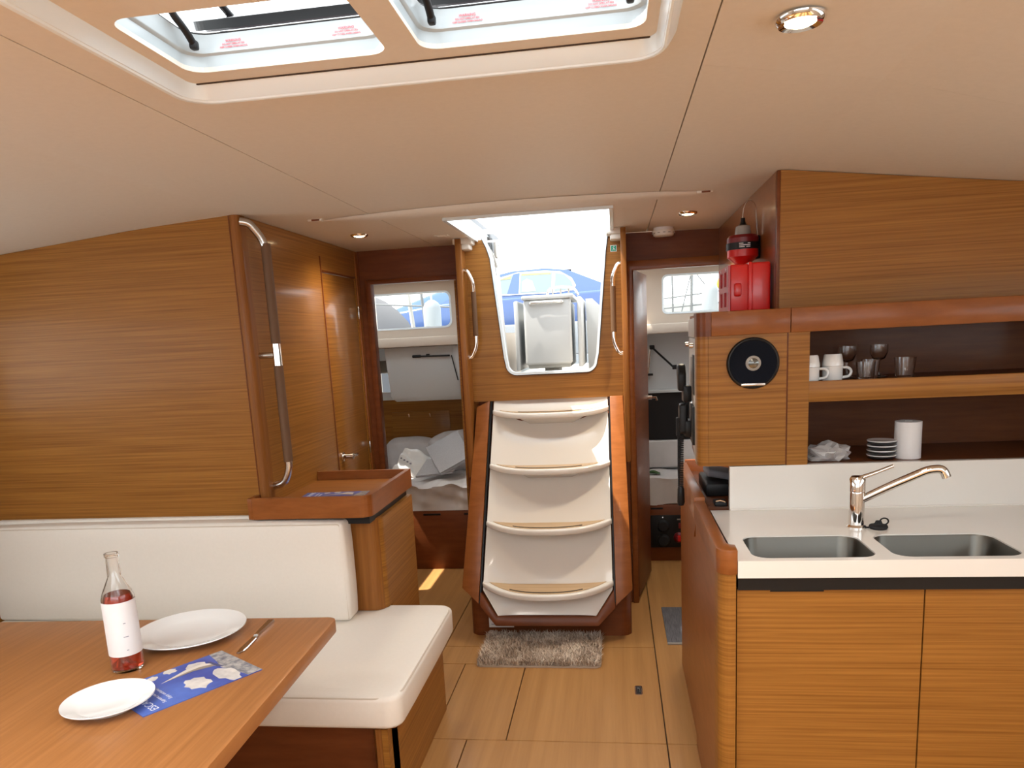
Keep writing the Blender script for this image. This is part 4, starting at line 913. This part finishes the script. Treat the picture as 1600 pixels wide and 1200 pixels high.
box('berth_front', (.08, 4.95, 0), (1.29, 4.975, .385), MAHO, rbb, .002)
for x in (.215, .405): box('finger_slot', (x, 4.947, .355), (x+.08, 4.951, .366), BLACK, rbb, 0)
rm = thing('right_mattress', 'rumpled pale mattress in the right aft cabin', 'mattress')
grid('sheet', lambda i, j: Vector((.08+1.2*i, 4.952+(.006*math.sin(i*40) if j < .4 else (j-.4)/.6*.37), .387+(.175*min(1, j/.4))+.006*math.sin(i*33+j*9))), 40, 30, CLOTH, rm)
box('mattress_core', (.09, 4.96, .386), (1.28, 5.32, .55), CLOTH, rm, .01)
bb_ = tag(box('berth_cushion', (.085, 5.285, .575), (1.28, 5.322, .766), CLOTH, None, .012, 3), 'pale upright pad behind the right berth', 'cushion')
gc = thing('green_cloth', 'small dark green cloth lying on the right berth', 'cloth')
grid('cloth_folds', lambda i, j: Vector((.205+.085*i, 5.08+.07*j, .568+.018*math.sin(i*3.1)*(.5+.5*math.sin(j*7+i*5)))), 14, 10, GREENP, gc)
ep = thing('battery_switch_panel', 'black battery switch panel with red knob below the right berth', 'panel')
box('panel_plate', (.212, 4.937, .095), (.46, 4.949, .315), BLACK, ep, .003)
lathe('red_switch', [(0, -.035), (.020, -.034), (.026, -.02), (.034, -.012), (.034, 0), (0, 0)], (.395, 4.937, .165), DRED, ep, axis='y', seg=20); box('switch_bar', (.385, 4.895, .145), (.405, 4.91, .185), RED, ep, .004)
lathe('black_switch', [(0, -.03), (.03, -.028), (.042, -.012), (.042, 0), (0, 0)], (.295, 4.937, .245), BLACKR, ep, axis='y', seg=20); lathe('black_switch', [(0, -.03), (.03, -.028), (.042, -.012), (.042, 0), (0, 0)], (.295, 4.937, .145), BLACKR, ep, axis='y', seg=20)
box('panel_label', (.385, 4.935, .283), (.435, 4.9375, .291), GREYP, ep, 0); box('panel_window', (.395, 4.934, .225), (.44, 4.9375, .262), DRED, ep, .002)
for x, z in ((.292, .303), (.448, .303), (.30, .105), (.45, .105)): lathe('screw', [(0, -.003), (.004, -.003), (.005, 0), (0, 0)], (x, 4.937, z), CHROME, ep, axis='y', seg=10)
# right cabin door, half open
d3 = thing('door_3', 'mahogany right aft cabin door standing half open', 'door', None, 'structure')
DA = math.atan2(.175-.083, 4.66-4.16)
def d3f(c): return Vector((.083+c.x*math.cos(-DA)-c.y*math.sin(-DA), 4.16+c.x*math.sin(-DA)+c.y*math.cos(-DA), c.z))
box('door_leaf', (0, 0, .03), (.028, .49, 1.845), MAHO, d3, .002, fn=d3f)
tube('latch', [d3f(Vector((.028, .46, 1.128))), d3f(Vector((.055, .46, 1.128)))], .012, CHROME, d3, 10); tube('latch_lever', [d3f(Vector((.05, .46, 1.128))), d3f(Vector((.08, .45, 1.128))), d3f(Vector((.084, .45, 1.11)))], .006, CHROME, d3, 8)
for z in (1.72, .30): box('hinge', (.070, 4.146, z-.03), (.084, 4.166, z+.03), STEEL, d3, .003)

# ================================================================== OUTSIDE
struct(box('ground_water', (-150, 8, -.3), (150, 300, -.2), WATER, None, 0), 'harbour water beyond the boat', 'water')
ck0 = struct(box('floor_cockpit', (-.77, 4.16, 1.18), (.05, 7.6, 1.235), DECKT, None, 0), 'pale teak cockpit sole seen through the companionway', 'deck')
for (nm, x0, x1) in (('left', -1.35, -.80), ('right', .08, .65)):
    struct(box('deck_cockpit_seat_%s' % nm, (x0, 6.3, 1.10), (x1, 7.8, 1.50), DECK, None, .02), 'white moulded cockpit seat on the %s side' % nm, 'deck')
for nm, x0, x1 in (('left', -2.0, -.83), ('right', .10, 1.34)):
    struct(box('deck_coaming_%s' % nm, (x0, 5.66, 1.3), (x1 if nm == 'left' else .14, 6.25, 1.485), DECK, None, .02), 'white deck coaming beside the cockpit, %s' % nm, 'deck')
pt = thing('cockpit_table', 'white folding cockpit table pedestal with steel handle', 'table')
box('front_panel', (-.615, 5.30, 1.325), (-.285, 5.34, 1.775), EXTW, pt, .022, 4)
box('body', (-.60, 5.34, 1.30), (-.30, 6.1, 1.76), DECK, pt, .01); box('top_cap', (-.625, 5.285, 1.772), (-.268, 6.15, 1.800), EXTW, pt, .008)
box('folded_leaf', (-.685, 5.33, 1.29), (-.655, 6.15, 1.770), EXTW, pt, .008); box('folded_leaf', (-.245, 5.33, 1.30), (-.215, 6.15, 1.780), EXTW, pt, .008)
box('foot', (-.50, 5.5, 1.235), (-.40, 5.9, 1.31), DECK, pt, .01); box('foot_slot', (-.47, 5.495, 1.25), (-.43, 5.5, 1.29), GREYP, pt, 0)
tube('handle', [(-.565, 5.302, 1.750), (-.56, 5.275, 1.750), (-.345, 5.275, 1.752), (-.34, 5.302, 1.752)], .011, CHROME, pt, 10, .02)
tube('steel_rail', [(-.45, 5.36, 1.798), (-.44, 5.36, 1.838), (-.36, 5.36, 1.856), (-.26, 5.36, 1.838), (-.235, 5.36, 1.79)], .0085, CHROME, pt, 10, .04)
for x in (-.41, -.355, -.30): tube('rail_peg', [(x, 5.36, 1.80), (x, 5.36, 1.838)], .006, GREYP, pt, 8)
hm = thing('helm_console', 'white rounded helm seat moulding right of the cockpit table', 'seat')
loft('moulding', [[Vector((x, y, z)) for x, z in ((-.19, 1.24), (.04, 1.24), (.04, 1.62), (-.09, 1.72), (-.15, 1.78), (-.20, 1.78))] for y in (5.75, 6.2)], EXTW, hm, smooth=False)
lv = thing('louvred_vent', 'white column with dark louvre slots left in the cockpit', 'vent')
plate('column', [(-.83, 1.24), (-.715, 1.24), (-.745, 1.80), (-.755, 2.02), (-.83, 2.02)], 5.05, 5.20, 'y', EXTW, lv)
for k in range(6): box('louvre', (-.800, 5.040, 1.800+.030*k), (-.754-.001*k, 5.05, 1.814+.030*k), DGREY, lv, .001)
wn = thing('winch_clutch', 'grey rope clutch and cleat on the coachroof by the roof opening', 'deck gear')
box('clutch_body', (-.735, 4.50, 2.02), (-.695, 4.62, 2.105), DGREY, wn, .006); box('clutch_lever', (-.712, 4.48, 2.09), (-.695, 4.58, 2.135), DGREY, wn, .004); box('clutch_cheek', (-.682, 4.52, 1.99), (-.668, 4.60, 2.08), GREYP, wn, .003)
tube('rope_tail', [(-.70, 4.50, 2.03), (-.678, 4.49, 1.985), (-.665, 4.49, 1.93)], .008, GREYP, wn, 8)
# quay and car
struct(box('ground_quay', (-14, 12.6, -.2), (10, 40, 1.20), QUAY, None, 0), 'stone quay behind the boat', 'quay')
struct(box('wall_quay_edge', (-14, 12.8, 1.20), (10, 13.1, 1.74), QUAY, None, .03), 'low pale stone kerb wall along the quay', 'wall')
car = thing('parked_car', 'blue sedan parked on the quay beyond the cockpit', 'car')
CY = 15.0; GZ = 1.2
prof = [(-4.9, .45), (-4.85, .75), (-4.6, .90), (-3.35, 1.06), (-.10, 1.16), (.55, 1.13), (.85, 1.06), (.95, .85), (.95, .45), (.75, .28), (-4.6, .28)]
plate('body', [(x, GZ+z) for x, z in prof], CY, CY+1.75, 'y', CARB, car, r=.06, seg=3)
gh = [(-3.40, 1.05), (-2.55, 1.50), (-1.95, 1.615), (-1.30, 1.635), (-.85, 1.575), (-.25, 1.31), (.15, 1.14)]
loft('greenhouse', [[Vector((x, CY+.03+max(0, (z-1.1))*.38, GZ+z)) for x, z in gh], [Vector((x, CY+1.72-max(0, (z-1.1))*.38, GZ+z)) for x, z in gh]], CARB, car, smooth=False)
def side(z): return CY+.03+max(0, (z-GZ-1.1))*.38
def pane_(name, pts, m, off=.008):
    return loft(name, [[Vector((x, side(z)-off, z)) for x, z in pts], [Vector((x, side(z)+.004-off, z)) for x, z in pts]], m, car, smooth=False)
TRIMW = mat('chrome_trim', (.7, .72, .74), .2, .6)
pane_('window_trim', [(-3.02, 2.355), (-2.2, 2.70), (-1.85, 2.785), (-1.3, 2.79), (-1.0, 2.755), (-.78, 2.62), (-.70, 2.47), (-.74, 2.38), (-1.1, 2.345)], TRIMW, .006)
pane_('front_window', [(-2.95, 2.375), (-2.2, 2.67), (-1.95, 2.74), (-1.93, 2.735), (-2.05, 2.38)], CARG, .012)
pane_('door_pillar', [(-2.05, 2.375), (-1.93, 2.755), (-1.80, 2.775), (-1.82, 2.37)], CARB, .013)
pane_('rear_window', [(-1.80, 2.38), (-1.78, 2.76), (-1.3, 2.76), (-1.165, 2.745), (-1.18, 2.37)], CARG, .014)
pane_('sunshade', [(-1.77, 2.72), (-1.76, 2.75), (-1.19, 2.742), (-1.19, 2.715)], SEATY, .017)
pane_('sunshade', [(-2.20, 2.655), (-2.1, 2.70), (-1.97, 2.725), (-1.985, 2.67)], SEATY, .017)
pane_('quarter_window', [(-1.12, 2.375), (-1.10, 2.735), (-.92, 2.69), (-.79, 2.56), (-.755, 2.46), (-.80, 2.40)], CARG, .014)
pane_('head_rest', [(-1.76, 2.40), (-1.75, 2.60), (-1.66, 2.65), (-1.55, 2.60), (-1.48, 2.40)], GREYP, .017)
box('roof_aerial', (-.98, CY+.85, GZ+1.58), (-.82, CY+.89, GZ+1.64), BLACK, car, .01)
for x in (-3.95, -.25):
    w_ = lathe('wheel', [(0, -.02), (.20, -.02), (.21, .0), (.31, -.01), (.32, .02), (.32, .20), (0, .20)], (x, CY-.01, GZ+.32), TYRE, car, axis='y', seg=28)
    lathe('wheel_rim', [(0, -.03), (.05, -.035), (.19, -.025), (.19, -.015), (0, -.015)], (x, CY-.01, GZ+.32), STEEL, w_, axis='y', seg=20)
# through the portlights
dg = thing('covered_dinghy', 'rounded grey covered dinghy outside the left portlight', 'boat')
loft('cover', [[Vector((-4.3+1.25*s, 11.0+y, -.25))]+[Vector((-4.3+1.25*s*math.cos(t), 11.0+y, 1.2+1.2*s*max(0, math.sin(t)))) for t in [math.pi*i/16 for i in range(17)]]+[Vector((-4.3-1.25*s, 11.0+y, -.25))] for y, s in ((-1.2, .5), (-.9, .85), (-.2, 1), (1, 1))], DINGHY, dg)
def fender(x, y, z0, z1, r, label, m=FENDER):
    t = thing('fender', label, 'fender', 'fenders hanging outside')
    h = z1-z0; lathe('fender_body', [(0, 0), (r*.6, h*.03), (r, h*.14), (r, h*.80), (r*.75, h*.93), (r*.3, h), (0, h)], (x, y, z0), m, t)
    tube('fender_rope', [(x, y, z1), (x, y, z1+.12)], .008, LABEL, t, 6)
fender(-1.475, 6.2, 1.555, 1.86, .073, 'white fender outside the left portlight'); fender(.755, 6.2, 1.555, 1.87, .062, 'white fender outside the right portlight')
hr = thing('horseshoe_buoy', 'orange buoy outside the right portlight', 'buoy')
lathe('buoy_body', [(0, -.04), (.05, -.03), (.065, 0), (.05, .03), (0, .04)], (.93, 6.66, 1.88), ORANGE, hr, axis='y'); tube('buoy_tail', [(.95, 6.67, 1.83), (.97, 6.67, 1.70)], .02, ORANGE, hr, 8)
ra = thing('guard_rail', 'steel guard rail with posts along the left side deck', 'rail')
tube('rail_wire', [(-2.9, 6.9, 1.95), (-1.15, 6.9, 1.80)], .008, RAILM, ra, 8); tube('rail_post', [(-1.70, 6.9, 1.55), (-1.76, 6.9, 2.3)], .014, RAILM, ra, 8); tube('rail_post', [(-1.83, 6.95, 1.55), (-1.90, 6.95, 2.3)], .02, GREYP, ra, 8)
box('deck_bracket', (-1.33, 6.85, 1.55), (-1.26, 6.95, 1.92), GREYP, ra, .005); tube('rail_post', [(-1.27, 6.7, 1.5), (-1.30, 6.7, 2.3)], .012, RAILM, ra, 8)
rr_ = thing('guard_rail', 'steel guard rail with wires along the right side deck', 'rail')
for a, b in (((.38, 6.7, 1.78), (1.1, 6.7, 1.84)), ((.38, 6.7, 1.70), (1.1, 6.7, 1.74))): tube('rail_wire', [a, b], .006, RAILM, rr_, 8)
tube('rail_post', [(.66, 6.7, 1.5), (.67, 6.7, 2.2)], .012, RAILM, rr_, 8); tube('rail_post', [(.51, 6.7, 1.5), (.50, 6.7, 2.2)], .008, RAILM, rr_, 8); tube('rail_stay', [(.66, 6.7, 1.98), (.55, 6.7, 1.55)], .005, RAILM, rr_, 6); tube('rail_stay', [(.70, 6.7, 1.98), (.80, 6.7, 1.85)], .005, RAILM, rr_, 6)
mb = thing('moored_boat', 'small grey moored boat seen through the right portlight', 'boat')
loft('hull', [[Vector((x, 10+y*w, z)) for y, z in ((-.4, 1.83), (-.3, 1.0), (0, -.25), (.3, 1.0), (.4, 1.83))] for x, w in ((.55, .9), (1.0, 1), (1.35, .4))], GREYP, mb, smooth=False)
hl = grid('hill_far', lambda i, j: Vector((-60+90*i, 95+20*j, -.2+(9.0*math.sin(math.pi*min(1, max(0, i)))**.7+1.5*math.sin(i*17))*math.sin(math.pi*j)*.9*(1 if i < .6 else max(0, 1-(i-.6)*3)))), 40, 8, HILL); struct(hl, 'blue hills on the far shore', 'hill')

# ================================================================== put origins at each thing's base
def desc(o):
    out = []
    for c in o.children: out += [c]+desc(c)
    return out
bpy.context.view_layer.update()
for o in list(COL.objects):
    if o.parent or o.type in ('CAMERA', 'LIGHT'): continue
    D = ([o] if o.type == 'MESH' else [])+desc(o)
    pts = [v.co for d in D if d.type == 'MESH' for v in d.data.vertices]
    if not pts: continue
    lo = [min(p[i] for p in pts) for i in range(3)]; hi = [max(p[i] for p in pts) for i in range(3)]
    b = Vector(((lo[0]+hi[0])/2, (lo[1]+hi[1])/2, lo[2])); T = Matrix.Translation(-b)
    for d in D:
        if d.type == 'MESH': d.data.transform(T)
        else: d.location = d.location-b
    o.location = b
